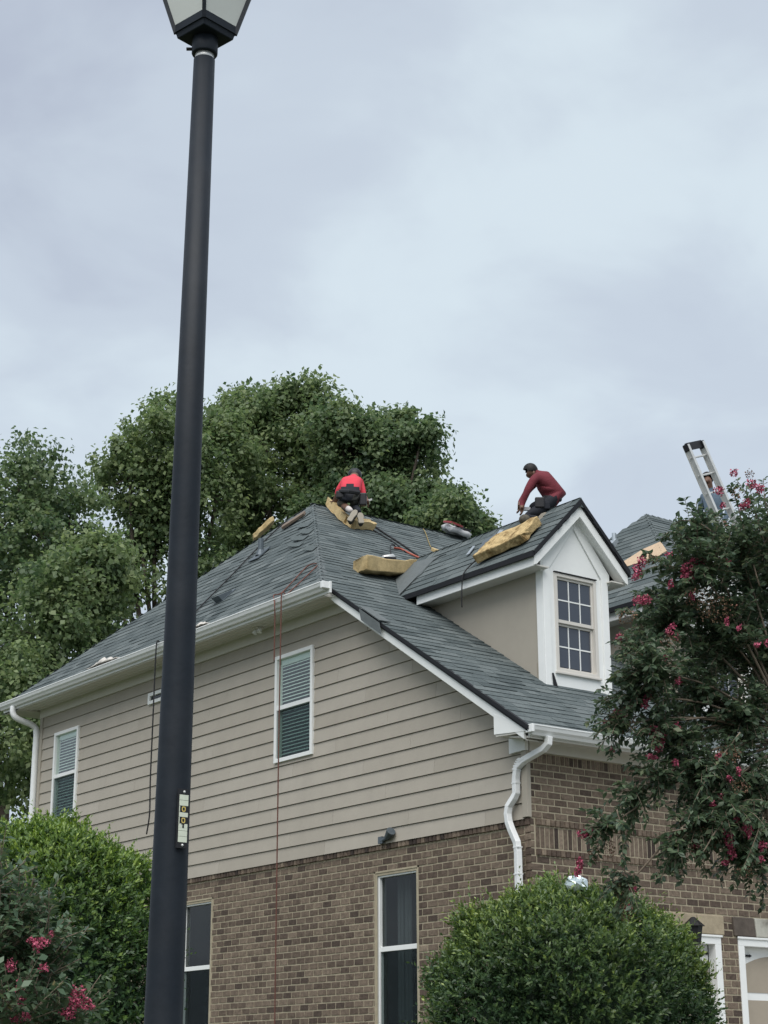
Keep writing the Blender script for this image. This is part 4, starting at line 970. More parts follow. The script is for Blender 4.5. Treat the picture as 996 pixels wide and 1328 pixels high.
# ================================================================== lamp post
LB = at(212, 1322, 5.5); LT = at(265, 78, 5.5); axis = (LT-LB).normalized()
foot = LB-axis*((LB.z-.0)/axis.z)
lamp = empty('lamp_post', tuple(foot)); tag(lamp, 'tall black lamp post with four-sided lantern standing before the house', 'lamp post')
m = MB(); hs = [0, .25, .26, 1.2, 2.4, 3.6, LT.z-.0]; rr = [.085, .085, .064, .061, .0535, .0455, .0375]
m.tube([foot+axis*(h/axis.z) for h in hs], rr, 32); m.build('pole', 'pole_paint', lamp, smooth=True)
tp = foot+axis*(LT.z/axis.z)
MB().tube([tp-axis*.01, tp+axis*.028], .0335, 20).build('tenon', 'aluminium', lamp, smooth=True)
m = MB(); m.tube([tp+axis*.02, tp+axis*.025, tp+axis*.06, tp+axis*.14], [.043, .046, .046, .040], 20); cl_ = m.build('collar', 'pole_paint', lamp, smooth=True)
sd_ = -rt; MB().tube([tp+axis*.045+sd_*.04, tp+axis*.045+sd_*.065], .006, 6).build('set_screw', 'black_plastic', cl_)
gp = tp+axis*.088
yv = Vector((fw.x, fw.y, 0)).normalized(); xv = Vector((rt.x, rt.y, 0)).normalized()
ang = R(45+3); A1 = xv*math.cos(ang)+yv*math.sin(ang); A2 = -xv*math.sin(ang)+yv*math.cos(ang)
def sq(h, r): return [gp+Vector((0, 0, h))+A1*r*a+A2*r*b for a, b in ((1, 1), (-1, 1), (-1, -1), (1, -1))]
b1, t0_ = sq(.022, .074), sq(.40, .160)
m = MB(); m.add(sq(-.004, .070)+sq(.026, .0765), [(3, 2, 1, 0), (4, 5, 6, 7), (0, 1, 5, 4), (1, 2, 6, 5), (2, 3, 7, 6), (3, 0, 4, 7)]); m.build('lantern_base', 'pole_paint', lamp, bevel=.003)
for i in range(4):
    j = (i+1) % 4
    o_ = (b1[i]+b1[j]+t0_[i]+t0_[j])/4-gp-Vector((0, 0, .2)); o_.normalize()
    MB().prism([b1[i].lerp(b1[j], .02), b1[j].lerp(b1[i], .02), t0_[j].lerp(t0_[i], .02), t0_[i].lerp(t0_[j], .02)], -o_*.004).build('lantern_panel', 'lamp_panel', lamp)
    MB().tube([b1[i]-Vector((0, 0, .004)), t0_[i]], .0095, 4, sq=tuple(A1+A2)).build('lantern_bar', 'pole_paint', lamp)
    d_ = (b1[j]-b1[i]).normalized(); MB().obox((b1[i]+b1[j])/2+Vector((0, 0, .012)), d_*.074, o_*.006, Vector((0, 0, .016))).build('lantern_rail', 'pole_paint', lamp)
m = MB(); r0_, r1_ = sq(.40, .19), sq(.44, .185); ap = sq(.60, .03)
m.add(r0_+r1_, [(3, 2, 1, 0), (0, 1, 5, 4), (1, 2, 6, 5), (2, 3, 7, 6), (3, 0, 4, 7)]); m.add(r1_+ap, [(0, 1, 5, 4), (1, 2, 6, 5), (2, 3, 7, 6), (3, 0, 4, 7), (4, 5, 6, 7)]); m.tube([gp+Vector((0, 0, .60)), gp+Vector((0, 0, .66))], [.02, .012], 8); m.build('lantern_roof', 'pole_paint', lamp)
# number strip screwed to the pole
n0 = at(239, 1027, 5.5); n1 = at(234, 1103, 5.5); ctr_ = (n0+n1)/2; pc = foot+axis*((ctr_.z-foot.z)/axis.z)
out = (ctr_-pc); out = (out-axis*out.dot(axis)); tocam = (CAM-pc); tocam = (tocam-axis*tocam.dot(axis)).normalized()
side = axis.cross(tocam).normalized(); side = side if side.dot(rt) > 0 else -side
off = (ctr_-pc).dot(rt)/.063; off = max(-.95, min(.95, off)); nrm = (side*off+tocam*math.sqrt(1-off*off)).normalized(); tang = axis.cross(nrm).normalized(); tang = tang if tang.dot(rt) > 0 else -tang
HS = (n0-n1).length/2; pc2 = pc+nrm*.0655
def strip_box(u0, u1, v0, v1, d0, d1): return MB().obox(pc2+tang*(u0+u1)/2+axis*(v0+v1)/2+nrm*(d0+d1)/2, tang*(u1-u0)/2, axis*(v1-v0)/2, nrm*(d1-d0)/2)
pl = strip_box(-.019, .019, -HS, HS, -.006, .001).build('number_plate', 'black_plastic', lamp)
cells = [(.78, .60), (.60, .45), (.22, .02), (-.18, -.34), (-.34, -.58), (-.58, -.80)]
for i, (a, b) in enumerate([(.80, .62), (.61, .43), (.20, .05), (-.32, -.41), (-.42, -.60), (-.61, -.80)]):
    o = strip_box(-.0155, .0155, b*HS, a*HS, .0012, .0022).build('sticker', 'sticker', pl)
for (a, b) in ((.42, .21), (.04, -.17)):
    q = strip_box(-.0125, .0125, b*HS, a*HS, .0012, .0024).build('digit_tile', 'black_plastic', pl)
    strip_box(-.0155, -.0128, b*HS, a*HS, .0012, .0022).build('sticker', 'sticker', pl)
    cc = pc2+axis*(a+b)/2*HS+nrm*.0028; ring = MB(); K = 20; ro, ri = (.0066, .0080), (.0036, .0052)
    pts = []
    for k in range(K):
        an = 2*math.pi*k/K; sx, sy = math.cos(an), math.sin(an); sx = math.copysign(abs(sx)**.6, sx); sy = math.copysign(abs(sy)**.6, sy)
        pts += [cc+tang*ro[0]*sx+axis*ro[1]*sy, cc+tang*ri[0]*sx+axis*ri[1]*sy]
    ring.add(pts, [(2*k, (2*k+2) % (2*K), (2*k+3) % (2*K), 2*k+1) for k in range(K)]); o = ring.build('digit', 'sticker_yellow', pl)
strip_box(-.0155, .0155, -.33*HS, -.18*HS, .0012, .0022).build('sticker', 'sticker', pl)
one = strip_box(-.0025, .003, -.32*HS, -.16*HS, .0023, .0030); one.v += []; o = one.build('digit', 'black_plastic', pl); strip_box(-.006, .004, -.20*HS, -.165*HS, .0023, .0031).build('digit', 'black_plastic', pl)
for v in (.9, -.9): MB().ball(pc2+axis*v*HS+nrm*.002, .0042, 0, .5, 8, 5).build('screw', 'aluminium', pl)

# ================================================================== roofers
def skin_mesh(verts, edges, radii, sub=2):
    me = bpy.data.meshes.new('tmp'); me.from_pydata([tuple(v) for v in verts], edges, []); o = bpy.data.objects.new('tmp', me); COL.objects.link(o)
    md = o.modifiers.new('skin', 'SKIN'); md.use_smooth_shade = True
    for i, r in enumerate(radii): d = me.skin_vertices[0].data[i]; d.radius = (r, r) if not isinstance(r, tuple) else r; d.use_root = (i == 0)
    sb = o.modifiers.new('sub', 'SUBSURF'); sb.levels = sub; sb.render_levels = sub
    dg = bpy.context.evaluated_depsgraph_get(); ev = o.evaluated_get(dg); out = bpy.data.meshes.new_from_object(ev)
    bpy.data.objects.remove(o); bpy.data.meshes.remove(me); return out
def segdist(p, a, b):
    d = b-a; t = max(0, min(1, (p-a).dot(d)/max(d.dot(d), 1e-9))); return (p-a-d*t).length
def person(label, J, bones, mats, base):
    """J: joint -> (Vector, radius); bones: (joint, joint, material index)"""
    root = empty('person', tuple(base)); tag(root, label, 'person', 'roofers at work on the roof')
    names = list(J); vi = {n_: i for i, n_ in enumerate(names)}
    me = skin_mesh([J[n_][0] for n_ in names], [(vi[a], vi[b]) for a, b, _ in bones], [J[n_][1] for n_ in names])
    me.name = 'body'
    me.materials.clear()
    for m_ in mats: me.materials.append(MATS[m_])
    idx = []
    for p in me.polygons:
        c = Vector(p.center); idx.append(min(bones, key=lambda b: segdist(c, J[b[0]][0], J[b[1]][0])-.5*(J[b[0]][1]+J[b[1]][1]))[2])
    me.polygons.foreach_set('material_index', idx); me.polygons.foreach_set('use_smooth', [True]*len(me.polygons))
    o = bpy.data.objects.new('body', me); COL.objects.link(o); o.parent = root
    return root
def fingers(J, bones, hand, tipdir, mi, spread, up_):
    """palm vertex plus five short bent fingers"""
    c = J[hand][0]; d = Vector(tipdir).normalized(); s_ = Vector(spread).normalized(); u_ = Vector(up_).normalized()
    for k, (o_, ln) in enumerate([(-.035, .05), (-.018, .075), (0, .082), (.018, .075), (.034, .06)]):
        a = f'{hand}f{k}a'; b = f'{hand}f{k}b'; e1 = d if k else (d*.4-s_).normalized()
        J[a] = (c+s_*o_+e1*(.035+ln*.45), .0105); J[b] = (c+s_*o_*1.1+e1*(.035+ln*.8)-u_*.025, .009)
        bones += [(hand, a, mi), (a, b, mi)]
def shoe(par, heel, toe, upv, w=.05, sole='shoe_sole', upper='shoe'):
    heel, toe, upv = Vector(heel), Vector(toe), Vector(upv).normalized(); d = toe-heel; L_ = d.length; d.normalize(); upv = (upv-d*upv.dot(d)).normalized(); s_ = d.cross(upv)
    prof = [(0, .72), (.12, .88), (.35, .78), (.65, 1.0), (.88, .8), (1, .35)]
    pts = [heel+d*L_*t+s_*w*q for t, q in prof]+[heel+d*L_*t-s_*w*q for t, q in prof[::-1]]
    m = MB(); m.prism(pts, upv*.028); so_ = m.build('shoe', sole, par, bevel=.005)
    m = MB(); hts = [.085, .10, .095, .07, .05, .03]; rings = []
    for (t, q), h in zip(prof, hts):
        for a in np.linspace(0, math.pi, 7): rings.append(heel+d*L_*t+s_*w*q*.93*math.cos(a)+upv*(.026+h*math.sin(a)))
    fs = [(i*7+k, i*7+k+1, (i+1)*7+k+1, (i+1)*7+k) for i in range(5) for k in range(6)]+[tuple(range(7))[::-1], tuple(range(35, 42))]
    m.add(rings, fs); m.build('shoe_upper', upper, so_, smooth=True)
def hair(par, c, r, axes_, back, name='hair', matn='hair'):
    """cap of hair over the top and back of the head"""
    m = MB(); m.ball(c, r, 0, .5, 16, 12); keep = []; c = Vector(c); back = Vector(back).normalized()
    for f in m.f:
        q = sum((Vector(m.v[i]) for i in f), Vector())/len(f)-c; q.normalize()
        keep.append(q.z > -.30+.85*(-q.dot(back)) )
    m.f = [f for f, k in zip(m.f, keep) if k]; m.m = [0]*len(m.f); m.a = [.5]*len(m.f)
    return m.build(name, matn, par, smooth=True)

# ---- roofer in maroon on the dormer ridge
TP2 = 21.35
def J2(px, py, dd=0): return at(px, py, TP2+dd)
J = {'hip': (J2(719, 651), .125), 'waist': (J2(719, 641), .150), 'chest': (J2(712.5, 628, -.02), .165), 'neckb': (J2(703, 619, -.01), .11), 'neck': (J2(697, 616), .062), 'headb': (J2(692, 614.5), .078), 'head': (J2(688, 612), .092), 'headt': (J2(685, 610), .078),
     'shL': (J2(694, 619, -.17), .068), 'elL': (J2(684, 636, -.22), .050), 'wrL': (J2(677, 654, -.20), .036), 'haL': (J2(676.5, 659, -.20), .036),
     'shR': (J2(702, 618, .17), .066), 'elR': (J2(686, 634, .24), .050), 'wrR': (J2(674.5, 652, .12), .036), 'haR': (J2(673.5, 656, .10), .036),
     'thL': (J2(712, 654, -.10), .088), 'knL': (J2(681, 672, -.20), .070), 'anL': (J2(700, 674, -.22), .048), 'thR': (J2(712, 653, .12), .088), 'knR': (J2(690, 657, .30), .068), 'anR': (J2(692, 676, .42), .045)}
bones = [('hip', 'waist', 1), ('waist', 'chest', 1), ('chest', 'neckb', 1), ('neckb', 'neck', 0), ('neck', 'headb', 0), ('headb', 'head', 0), ('head', 'headt', 0), ('chest', 'shL', 1), ('shL', 'elL', 1), ('elL', 'wrL', 1), ('wrL', 'haL', 0), ('chest', 'shR', 1), ('shR', 'elR', 1), ('elR', 'wrR', 1), ('wrR', 'haR', 0), ('hip', 'thL', 2), ('thL', 'knL', 2), ('knL', 'anL', 2), ('hip', 'thR', 2), ('thR', 'knR', 2), ('knR', 'anR', 2)]
fingers(J, bones, 'haL', (-.1, -.1, -1), 0, tuple(yv), tuple(xv)); fingers(J, bones, 'haR', (-.1, .1, -1), 0, tuple(yv), tuple(xv))
p2 = person('kneeling roofer in a maroon long-sleeved shirt and black trousers on the dormer ridge', J, bones, ['skin', 'shirt_maroon', 'trousers'], J2(700, 672))
hair(p2, J2(687.8, 610.5), (.097, .097, .100), None, tuple(xv*.6+Vector((0, 0, .6))-yv*.3))
m = MB(); m.ball(J2(692.5, 613.5, -.088), (.018, .012, .03), 0, .5, 8, 6); m.build('ear', 'skin', p2, smooth=True)
m = MB(); m.ball(J2(680.5, 674, -.235), (.075, .075, .068), 0, .5, 12, 8); m.build('knee_pad', 'knee_pad', p2, smooth=True)
shoe(p2, J2(695, 677.5, -.26), J2(711, 666, -.18), tuple(-xv*.55+Vector((0, 0, -.3))+yv*.75))
shoe(p2, J2(690, 680, .40), J2(700, 676, .5), (0, 0, 1))
m = MB(); m.tube([J2(705, 645.5, -.10), J2(716, 646, -.135), J2(727, 648, -.05)], [.03, .034, .03], 8); m.build('tool_belt', 'black_plastic', p2)
MB().obox(J2(700, 652, -.2), xv*.06, yv*.03, Vector((0, 0, .07))).build('tool_pouch', 'black_plastic', p2, bevel=.015)
MB().obox(J2(708, 656, -.17), xv*.05, yv*.03, Vector((0, 0, .05))).build('tool_pouch', 'trousers', p2, bevel=.015)
m = MB(); m.obox(J2(683, 660, -.1), xv*.045, yv*.02, Vector((0, 0, .02))); m.build('nail_pouch', 'wrapper', p2)

# ---- roofer in red, bent forward on the main ridge
TP1 = 25.5
def J1(px, py, dd=0): return at(px, py, TP1+dd)
J = {'hip': (J1(453, 641, .0), .12), 'waist': (J1(454, 634, .16), .145), 'chest': (J1(456, 628, .36), .14), 'neckb': (J1(458, 622, .52), .09), 'neck': (J1(459, 620, .58), .06), 'head': (J1(460, 617.5, .70), .095), 'headt': (J1(460.5, 617, .78), .08),
     'shL': (J1(445.5, 627, .42), .075), 'elL': (J1(438.5, 637, .42), .05), 'wrL': (J1(436, 645, .5), .038), 'haL': (J1(437, 649, .55), .036),
     'shR': (J1(467.5, 627, .42), .078), 'elR': (J1(470.5, 640, .34), .054), 'wrR': (J1(475, 648, .34), .038), 'haR': (J1(477, 650, .34), .036),
     'thL': (J1(447.5, 645, .02), .098), 'knL': (J1(443.5, 654, .16), .068), 'shnL': (J1(450, 658.5, -.02), .052), 'anL': (J1(456, 663, -.16), .042), 'thR': (J1(460, 645, .02), .092), 'knR': (J1(460, 657, .16), .072), 'anR': (J1(465.5, 664, -.14), .044)}
bones = [('hip', 'waist', 2), ('waist', 'chest', 1), ('chest', 'neckb', 1), ('neckb', 'neck', 0), ('neck', 'head', 0), ('head', 'headt', 0), ('chest', 'shL', 1), ('shL', 'elL', 1), ('elL', 'wrL', 0), ('wrL', 'haL', 0), ('chest', 'shR', 1), ('shR', 'elR', 1), ('elR', 'wrR', 0), ('wrR', 'haR', 0), ('hip', 'thL', 2), ('thL', 'knL', 2), ('knL', 'shnL', 0), ('shnL', 'anL', 3), ('hip', 'thR', 4), ('thR', 'knR', 4), ('knR', 'anR', 2)]
fingers(J, bones, 'haL', (0, .3, -1), 0, tuple(xv), tuple(yv)); fingers(J, bones, 'haR', (.3, .2, -.8), 0, tuple(yv), tuple(xv))
p1 = person('roofer in a bright red shirt bent over on a creased pad at the main ridge', J, bones, ['skin', 'shirt_red', 'trousers', 'sock', 'camo'], J1(453, 682))
hair(p1, J1(460, 616.5, .72), (.112, .112, .115), None, tuple(-yv+Vector((0, 0, .5))), 'cap', 'black_plastic')
m = MB(); m.ball(J1(443.5, 653, .10), (.078, .08, .06), 0, .5, 12, 8); m.build('knee_pad', 'knee_pad', p1, smooth=True)
shoe(p1, J1(452.5, 675, -.20), J1(462, 661, -.16), tuple(yv+xv*.35))
shoe(p1, J1(469, 678, -.2), J1(467, 664.5, -.16), tuple(yv-xv*.2))
m = MB(); m.tube([J1(441, 637, -.02), J1(453, 637.5, -.15), J1(465, 639, -.04)], [.032, .036, .034], 8); m.build('tool_belt', 'black_plastic', p1)
MB().obox(J1(441.5, 642, .0), xv*.065, yv*.05, Vector((0, 0, .06))).build('tool_pouch', 'black_plastic', p1, bevel=.02)
MB().obox(J1(471, 648, .02), xv*.055, yv*.05, Vector((0, 0, .10))).build('tool_pouch', 'black_plastic', p1, bevel=.02)
m = MB(); m.obox(J1(479.5, 648.5, .3), (xv*.035+Vector((0, 0, .012))), yv*.01, Vector((-.004, 0, .014))); m.build('blade', 'aluminium', p1)

# ---- roofer in blue standing behind the ladder
TP3 = 27.2
def J3(px, py, dd=0): return at(px, py, TP3+dd)
ft = J3(929, 700); zt = TA.z-TF*(TA.y-ft.y)
J = {'hip': (J3(927, 692), .12), 'waist': (J3(926, 675), .135), 'chest': (J3(924, 654), .145), 'neckb': (J3(922, 640), .08), 'neck': (J3(921, 635), .055), 'headb': (J3(919, 630, -.02), .07), 'head': (J3(917.5, 622, -.02), .09), 'headt': (J3(917, 618), .075),
     'nose': (J3(916, 625, -.12), .018),
     'shL': (J3(911, 645), .07), 'elL': (J3(907.5, 667), .05), 'wrL': (J3(912, 683, -.15), .038), 'haL': (J3(914, 686, -.2), .036),
     'shR': (J3(938, 642), .075), 'elR': (J3(945, 660), .055), 'wrR': (J3(940, 676, -.2), .04), 'haR': (J3(938, 679, -.24), .036),
     'thL': (J3(923, 696), .09), 'knL': (J3(922, 730), .065), 'anL': (Vector((ft.x-.1, ft.y, zt+.12)), .045), 'thR': (J3(931, 696), .09), 'knR': (J3(934, 730), .065), 'anR': (Vector((ft.x+.12, ft.y+.05, zt+.14)), .045)}
bones = [('hip', 'waist', 1), ('waist', 'chest', 1), ('chest', 'neckb', 1), ('neckb', 'neck', 0), ('neck', 'headb', 0), ('headb', 'head', 0), ('head', 'headt', 0), ('head', 'nose', 0), ('chest', 'shL', 1), ('shL', 'elL', 1), ('elL', 'wrL', 1), ('wrL', 'haL', 0), ('chest', 'shR', 1), ('shR', 'elR', 1), ('elR', 'wrR', 1), ('wrR', 'haR', 0), ('hip', 'thL', 2), ('thL', 'knL', 2), ('knL', 'anL', 2), ('hip', 'thR', 2), ('thR', 'knR', 2), ('knR', 'anR', 2)]
fingers(J, bones, 'haL', (.2, -.6, -.4), 0, tuple(xv), (0, 0, 1)); fingers(J, bones, 'haR', (-.2, -.6, -.4), 0, tuple(xv), (0, 0, 1))
p3 = person('roofer in a blue-grey shirt standing behind the aluminium ladder', J, bones, ['skin', 'shirt_blue', 'trousers'], (ft.x, ft.y, zt))
hair(p3, J3(917.3, 620.5), (.10, .10, .112), None, tuple(yv))
a_ = J['anL'][0]; shoe(p3, a_+Vector((0, .06, -.10)), a_+Vector((-.05, -.2, -.22)), (0, -.5, 1)); a_ = J['anR'][0]; shoe(p3, a_+Vector((0, .06, -.10)), a_+Vector((.05, -.2, -.22)), (0, -.5, 1))

# ================================================================== ladder
TLd = 26.4
l0a, l0b = at(889.5, 577.5, TLd), at(936, 686, TLd+.25); r0a = at(914.5, 586.5, TLd+.30); ld = (l0b-l0a).normalized(); wv = r0a-l0a; wv -= ld*wv.dot(ld)
# the foot rests on the wing roof: extend until it meets the front slope
def wing_z(p): return TA.z-TF*(TA.y-p.y)
s_ = 0; p = l0a.copy()
while p.z > wing_z(p)+.03 and s_ < 4: s_ += .02; p = l0a+ld*s_
Llen = s_
lad = empty('extension_ladder', tuple(l0a+ld*Llen)); tag(lad, 'aluminium extension ladder with black end caps leaning above the roof', 'ladder')
nv = ld.cross(wv).normalized(); wn = wv.normalized()
for s0_ in (0, 1):
    o_ = wv*s0_; c_ = l0a+o_+ld*Llen/2
    m = MB(); m.obox(c_, wn*.010, nv*.052, ld*Llen/2); m.obox(c_+nv*.050, wn*.024, nv*.006, ld*Llen/2); m.obox(c_-nv*.050, wn*.024, nv*.006, ld*Llen/2)
    rl = m.build('rail', 'aluminium', lad)
    MB().obox(l0a+o_+ld*.045, wn*.028, nv*.055, ld*.06).build('end_cap', 'black_plastic', rl, bevel=.012)
k = .22
while k < Llen-.1:
    a_, b_ = l0a+ld*k, l0a+wv+ld*k; MB().tube([a_-wn*.03, b_+wn*.03], .017, 8).build('rung', 'aluminium', lad); k += .305
MB().obox(l0a+wv*.5+ld*.03, wv*.5, nv*.02, ld*.06).build('top_bracket', 'black_plastic', lad)

# ================================================================== foam pads, tools, ropes on the roof
def foam(name, label, prof, width_vec, thick_vec_fn, matn='foam', seg=7, rough=.012, group='yellow foam kneeling pads on the roof'):
    """prof: centre-line points of the underside; width_vec: across; thick_vec_fn(i) -> up vector"""
    P_ = smooth_path(prof, 3); n_ = len(P_); m = MB(); ring = []
    wv_ = Vector(width_vec)
    for i, p in enumerate(P_):
        th = Vector(thick_vec_fn(i/(n_-1))); loop = []
        for j in range(seg): loop.append(p+wv_*((j/(seg-1))-.5))
        for j in range(seg): loop.append(p+wv_*(.5-(j/(seg-1)))+th)
        if i in (0, n_-1): loop = [q+(p+th*.5-q)*.04 for q in loop]
        ring.append([q+Vector(unit(1)[0])*rough for q in loop])
    K = 2*seg; vs = [q for r_ in ring for q in r_]
    fs = [(i*K+k, i*K+(k+1) % K, (i+1)*K+(k+1) % K, (i+1)*K+k) for i in range(n_-1) for k in range(K)]+[tuple(range(K))[::-1], tuple((n_-1)*K+k for k in range(K))]
    m.add(vs, fs); o = m.build(name, matn); tag(o, label, 'foam pad', group)
    b = o.modifiers.new('bevel', 'BEVEL'); b.width = .012; b.segments = 2; b.limit_method = 'ANGLE'; b.angle_limit = R(40)
    return o
FPn = (0, -FS, 1); FP0 = (-.3, -.274, 5.3); nf = Vector(FPn).normalized()
def fp(px, py, h=0): return onpl(px, py, FP0, FPn)+nf*h
Vf = Vector((0, cf, FS*cf))
# under the roofer in red: two flaps meeting in a crease
a, b, c = fp(431, 667, .03), fp(449.5, 682.5, .015), fp(479, 686.5, .015)
foam('foam_pad', 'creased foam pad under the shoes of the roofer in red', [a+Vector((-.02, .1, .12)), a.lerp(b, .5)+Vector((0, .03, .03)), b, b.lerp(c, .5), c], Vf*.24, lambda t: nf*.10+Vector((.02, 0, .02)))
a, b, c = fp(467, 745, .02), fp(500, 753, .03), fp(536, 752, .03)
foam('foam_pad', 'thick tan foam block sagging in the middle beside the dormer valley', [a+Vector((-.02, .0, .0)), a.lerp(c, .33), a.lerp(c, .66), c+Vector((0, 0, .02))], Vector((.06, .40, .02)), lambda t: Vector((0, -.03, .17+.07*abs(t-.5))))
nd = Vector((-1, 0, 1)).normalized(); DP = (cxd, .86, ZR)
def dp(px, py, h=0): return onpl(px, py, DP, (-1, 0, 1))+nd*h
a, b, c = dp(632, 722, .03), dp(665, 706, .03), dp(694, 694, .03)
foam('foam_pad', 'large rough torn foam slab lying on the dormer slope under the kneeling roofer', [a, b, c], Vector((cl, 0, cl))*.42, lambda t: nd*(.115+.012*math.sin(t*9)), 'foam_dirty', 9, .011)
LPn = (-LS, 0, 1)
h0 = Vector((2.05, 8.35, 9.98)); d_ = (Vector((-.445, YB+.54, zl(-.445)))-APX).normalized()
foam('foam_pad', 'small tan foam wedge poking over the back hip behind the vent pipe', [h0+d_*.22+Vector((0, 0, .0)), h0+d_*.05+Vector((0, 0, .04)), h0-d_*.16+Vector((0, 0, .08))], Vector((.12, .2, 0)), lambda t: Vector((-.02, .02, .08)))
c_ = onpl(383, 678, LP0, LPn)+lpn*.05; m = MB(); m.obox(c_, -d_*.21, lpn.cross(d_)*.075, lpn*.02); o = m.build('wood_board', 'board_brown', bevel=.004); tag(o, 'short weathered wood board lying on the hip near the roof peak', 'board')
# shingle bundle on the ridge
c_ = Vector((5.12, 7.34, 10.30)); U = Vector((.97, .1, -.10)).normalized(); W_ = Vector((0, -1, -.3)).normalized(); n_ = U.cross(W_); n_ = n_ if n_.z > 0 else -n_
bd = empty('shingle_bundle', tuple(c_)); tag(bd, 'white and black printed wrapper of a shingle bundle slumped on the main ridge', 'shingle bundle')
bl = MB(); K = 14
vs = [c_+U*((i/K-.5)*.46)+W_*((j/4-.5)*.30)+n_*(.085+.010*math.sin(i*.9+j)+RNG.uniform(-.007, .007)-.06*abs(j/4-.5)-.08*max(0, abs(i/K-.5)-.4)) for i in range(K+1) for j in range(5)]
bl.add(vs, [(i*5+j, (i+1)*5+j, (i+1)*5+j+1, i*5+j+1) for i in range(K) for j in range(4)]); o = bl.build('wrapper', 'wrapper', bd, smooth=True); so = o.modifiers.new('s', 'SOLIDIFY'); so.thickness = .09; so.offset = -1 if o.data.polygons[0].normal.dot(n_) > 0 else 1
for (u0, w0, ru, rw, mt) in [(-.05, .10, .10, .045, 'black_plastic'), (.16, .06, .09, .05, 'black_plastic'), (.10, -.07, .06, .04, 'black_plastic'), (-.27, .05, .03, .12, 'wrapper_red'), (-.13, .16, .12, .02, 'wrapper_red')]:
    q = MB(); pts = [c_+U*(u0+ru*math.cos(t))+W_*(w0+rw*math.sin(t))+n_*.112 for t in np.linspace(0, 2*math.pi, 13)[:-1]]; q.prism(pts, n_*-.03); q.build('print_patch', mt, bd)
# flashing sheets on the dormer slope
m = MB(); m.prism([dp(px, py, .035) for px, py in [(650, 690), (655, 689.5), (638, 713), (632, 716)]], nd*-.008); o = m.build('flashing_strip', 'flash_metal'); tag(o, 'narrow bright metal flashing strip on the dormer slope', 'flashing')
m = MB(); m.prism([dp(px, py, .028) for px, py in [(646, 693), (633, 715), (621, 716), (628, 704)]], nd*-.008); o = m.build('flashing_sheet', 'grey_metal'); tag(o, 'dull grey metal flashing sheet beside the bright strip on the dormer', 'flashing')
m = MB(); m.prism([dp(px, py, .035) for px, py in [(606, 722.5), (610, 721), (618, 710.5), (615, 711)]], nd*-.008); o = m.build('flashing_scrap', 'flash_metal'); tag(o, 'small pale metal scrap below the flashing sheet on the dormer', 'flashing')
# ropes and hoses
def rope(name, label, pts, r, matn, cat='rope', k=5):
    o = MB().tube(smooth_path(pts, k), r, 6).build(name, matn, smooth=True); return tag(o, label, cat)
def lp(px, py, h=.03): return onpl(px, py, LP0, LPn)+lpn*h
gx = -.575
g1 = Vector((gx, 4.83, 7.565)); g2 = Vector((gx, 4.60, 7.565))
zend = 7.0
e1 = Vector((gx-.005, onx(356, 858, gx).y, onx(356, 858, gx).z))
rope('rope', 'reddish rope with a short loose end hanging beside the blind window', [lp(412, 733), lp(400, 737), lp(380, 758), lp(366, 772), lp(358, 776, .05), Vector((gx, onx(356, 783, gx).y, onx(356, 783, gx).z+.02)), onx(356.5, 800, gx), onx(356, 830, gx), e1], .009, 'rope_red')
yb = onx(365, 790, gx).y
rope('rope', 'reddish rope hanging from the gutter past the blind window to the ground', [lp(413, 736), lp(402, 747), lp(385, 763), lp(372, 775), Vector((gx+.06, yb, 7.575)), Vector((gx, yb, 7.57)), Vector((gx-.005, yb, 7.2)), Vector((gx-.005, yb+.01, 6.0)), Vector((gx, yb+.02, 4.2)), Vector((gx, yb+.02, 2.2)), Vector((gx, yb+.02, gz(gx, yb)+.02))], .009, 'rope_red')
ybk = onx(203, 842, gx).y
rope('rope', 'black rope running down the hip roof and dangling over the small vent window', [lp(392, 665), lp(370, 680), lp(340, 708), lp(300, 750), lp(270, 780), lp(245, 806), lp(215, 832), Vector((gx+.05, ybk, 7.575)), Vector((gx, ybk, 7.56)), onx(201, 870, gx), onx(198, 940, gx), onx(195, 1010, gx), onx(194, 1055, gx), onx(190, 1082, gx)], .010, 'rope_black')
rope('air_hose', 'black air hose running from the roofer in red down the front slope', [fp(476, 678, .03), fp(495, 691, .02), fp(515, 704, .02), fp(530, 714, .02), fp(541, 722, .02)], .014, 'rope_black', 'hose')
rope('air_hose', 'thin black air line beside the main hose on the front slope', [fp(477, 686, .03), fp(497, 697, .02), fp(512, 706, .02), fp(526, 718, .02)], .009, 'rope_black', 'hose')
rope('air_hose', 'red hose end lying on the front slope behind the foam block', [fp(511, 713, .03), fp(520, 714, .02), fp(532, 720, .02), fp(545, 726, .02)], .018, 'hose_red', 'hose')
rope('rope', 'thin tan cord lying over the main ridge', [fp(548, 688, .03), fp(551, 693, .03), fp(556, 706, .02), fp(559, 712, .02), fp(565, 718, .02)], .007, 'rope_tan')
rope('air_hose', 'black cable dangling from the torn foam slab over the dormer fascia', [dp(632, 722, .05), dp(616, 733, .04), Vector((cxd-.83, 2.10, ZR-.80)), Vector((cxd-.84, 2.12, ZR-.95)), Vector((cxd-.84, 2.13, ZR-1.1)), Vector((cxd-.84, 2.13, ZR-1.22))], .009, 'rope_black', 'cable')
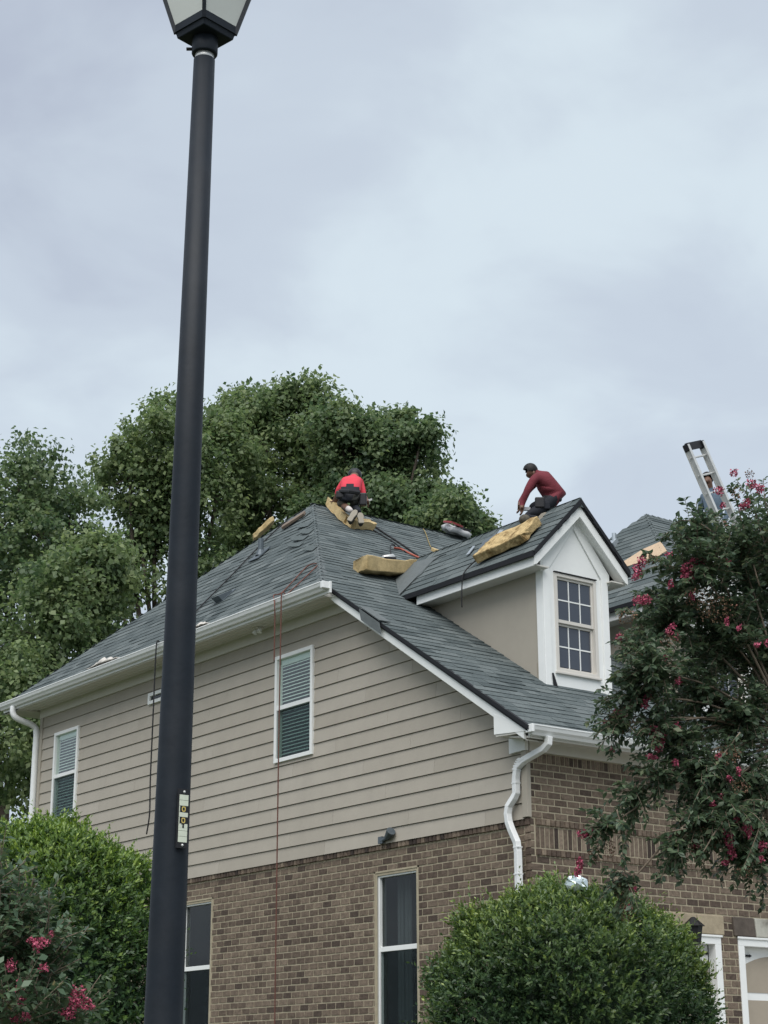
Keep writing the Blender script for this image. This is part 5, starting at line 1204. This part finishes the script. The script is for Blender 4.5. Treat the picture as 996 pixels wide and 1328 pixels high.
# nail gun behind the foam block
c_ = fp(503, 729, .06); ng = empty('nail_gun', tuple(c_)); tag(ng, 'small black and silver nail gun behind the foam block', 'nail gun')
m = MB(); m.tube([c_+Vector((-.10, .0, -.02)), c_+Vector((.08, .02, .03))], [.045, .05], 10); m.build('body', 'aluminium', ng, smooth=True)
m = MB(); m.tube([c_+Vector((.04, .02, .02)), c_+Vector((.10, -.04, -.04))], .022, 8); m.build('handle', 'black_plastic', ng)
m = MB(); m.obox(c_+Vector((-.02, -.04, -.03)), (.09, 0, .01), (0, .03, 0), (0, 0, .03)); m.build('magazine', 'black_plastic', ng)
rope('air_hose', 'short black whip hose joining the nail gun to the red hose', [c_+Vector((.03, 0, .05)), fp(503, 718, .12), fp(508, 713, .08), fp(513, 713, .03)], .010, 'rope_black', 'hose')
m = MB(); m.obox(fp(565, 719, .05), (.07, 0, -.01), (0, .05, .03), nf*.03); o = m.build('foam_scrap', 'foam', bevel=.01); tag(o, 'small foam scrap at the end of the tan cord', 'foam scrap')
# rags in the gutter
def rag(label, px, py, L_, H_, drop):
    c_ = Vector((-.50, onx(px, py, -.5).y, 7.585)); m = MB(); K = 14
    vs = []
    for i in range(K+1):
        t = i/K-.5
        for j in range(6):
            s0 = j/5; vs.append(c_+Vector((-.12*s0+.07+RNG.uniform(-.012, .012), t*L_, H_*math.exp(-(t*3.2)**2)*math.sin(s0*math.pi)*(1+.5*math.sin(i*1.9))+RNG.uniform(0, .012)-drop*s0*s0)))
    m.add(vs, [(i*6+j, (i+1)*6+j, (i+1)*6+j+1, i*6+j+1) for i in range(K) for j in range(5)]); o = m.build('rag', 'rag', smooth=True); so = o.modifiers.new('s', 'SOLIDIFY'); so.thickness = .01
    tag(o, label, 'rag')
rag('crumpled pale rag lying in the gutter near the far end of the house', 134, 866, .9, .075, .0); rag('white rag in the gutter just behind the lamp post', 260, 818, .45, .05, .0)
# crumpled foil on the shrub by the brick corner
c_ = at(747, 1147, 15.9); m = MB(); nu, nv_ = 14, 9
m.ball(c_, (.10, .09, .075), 0, .5, nu, nv_); m.v = [tuple(Vector(v)+Vector(unit(1)[0])*.022) for v in m.v]; o = m.build('foil_scrap', 'foil'); tag(o, 'crumpled silvery foil caught on top of the rounded shrub', 'foil')

# empties sit at the base of their thing; children keep their world places
bpy.context.view_layer.update()
for o, loc in EMP:
    o.location = loc
    inv = Matrix.Translation(Vector(loc)).inverted()
    for c in o.children: c.matrix_parent_inverse = inv
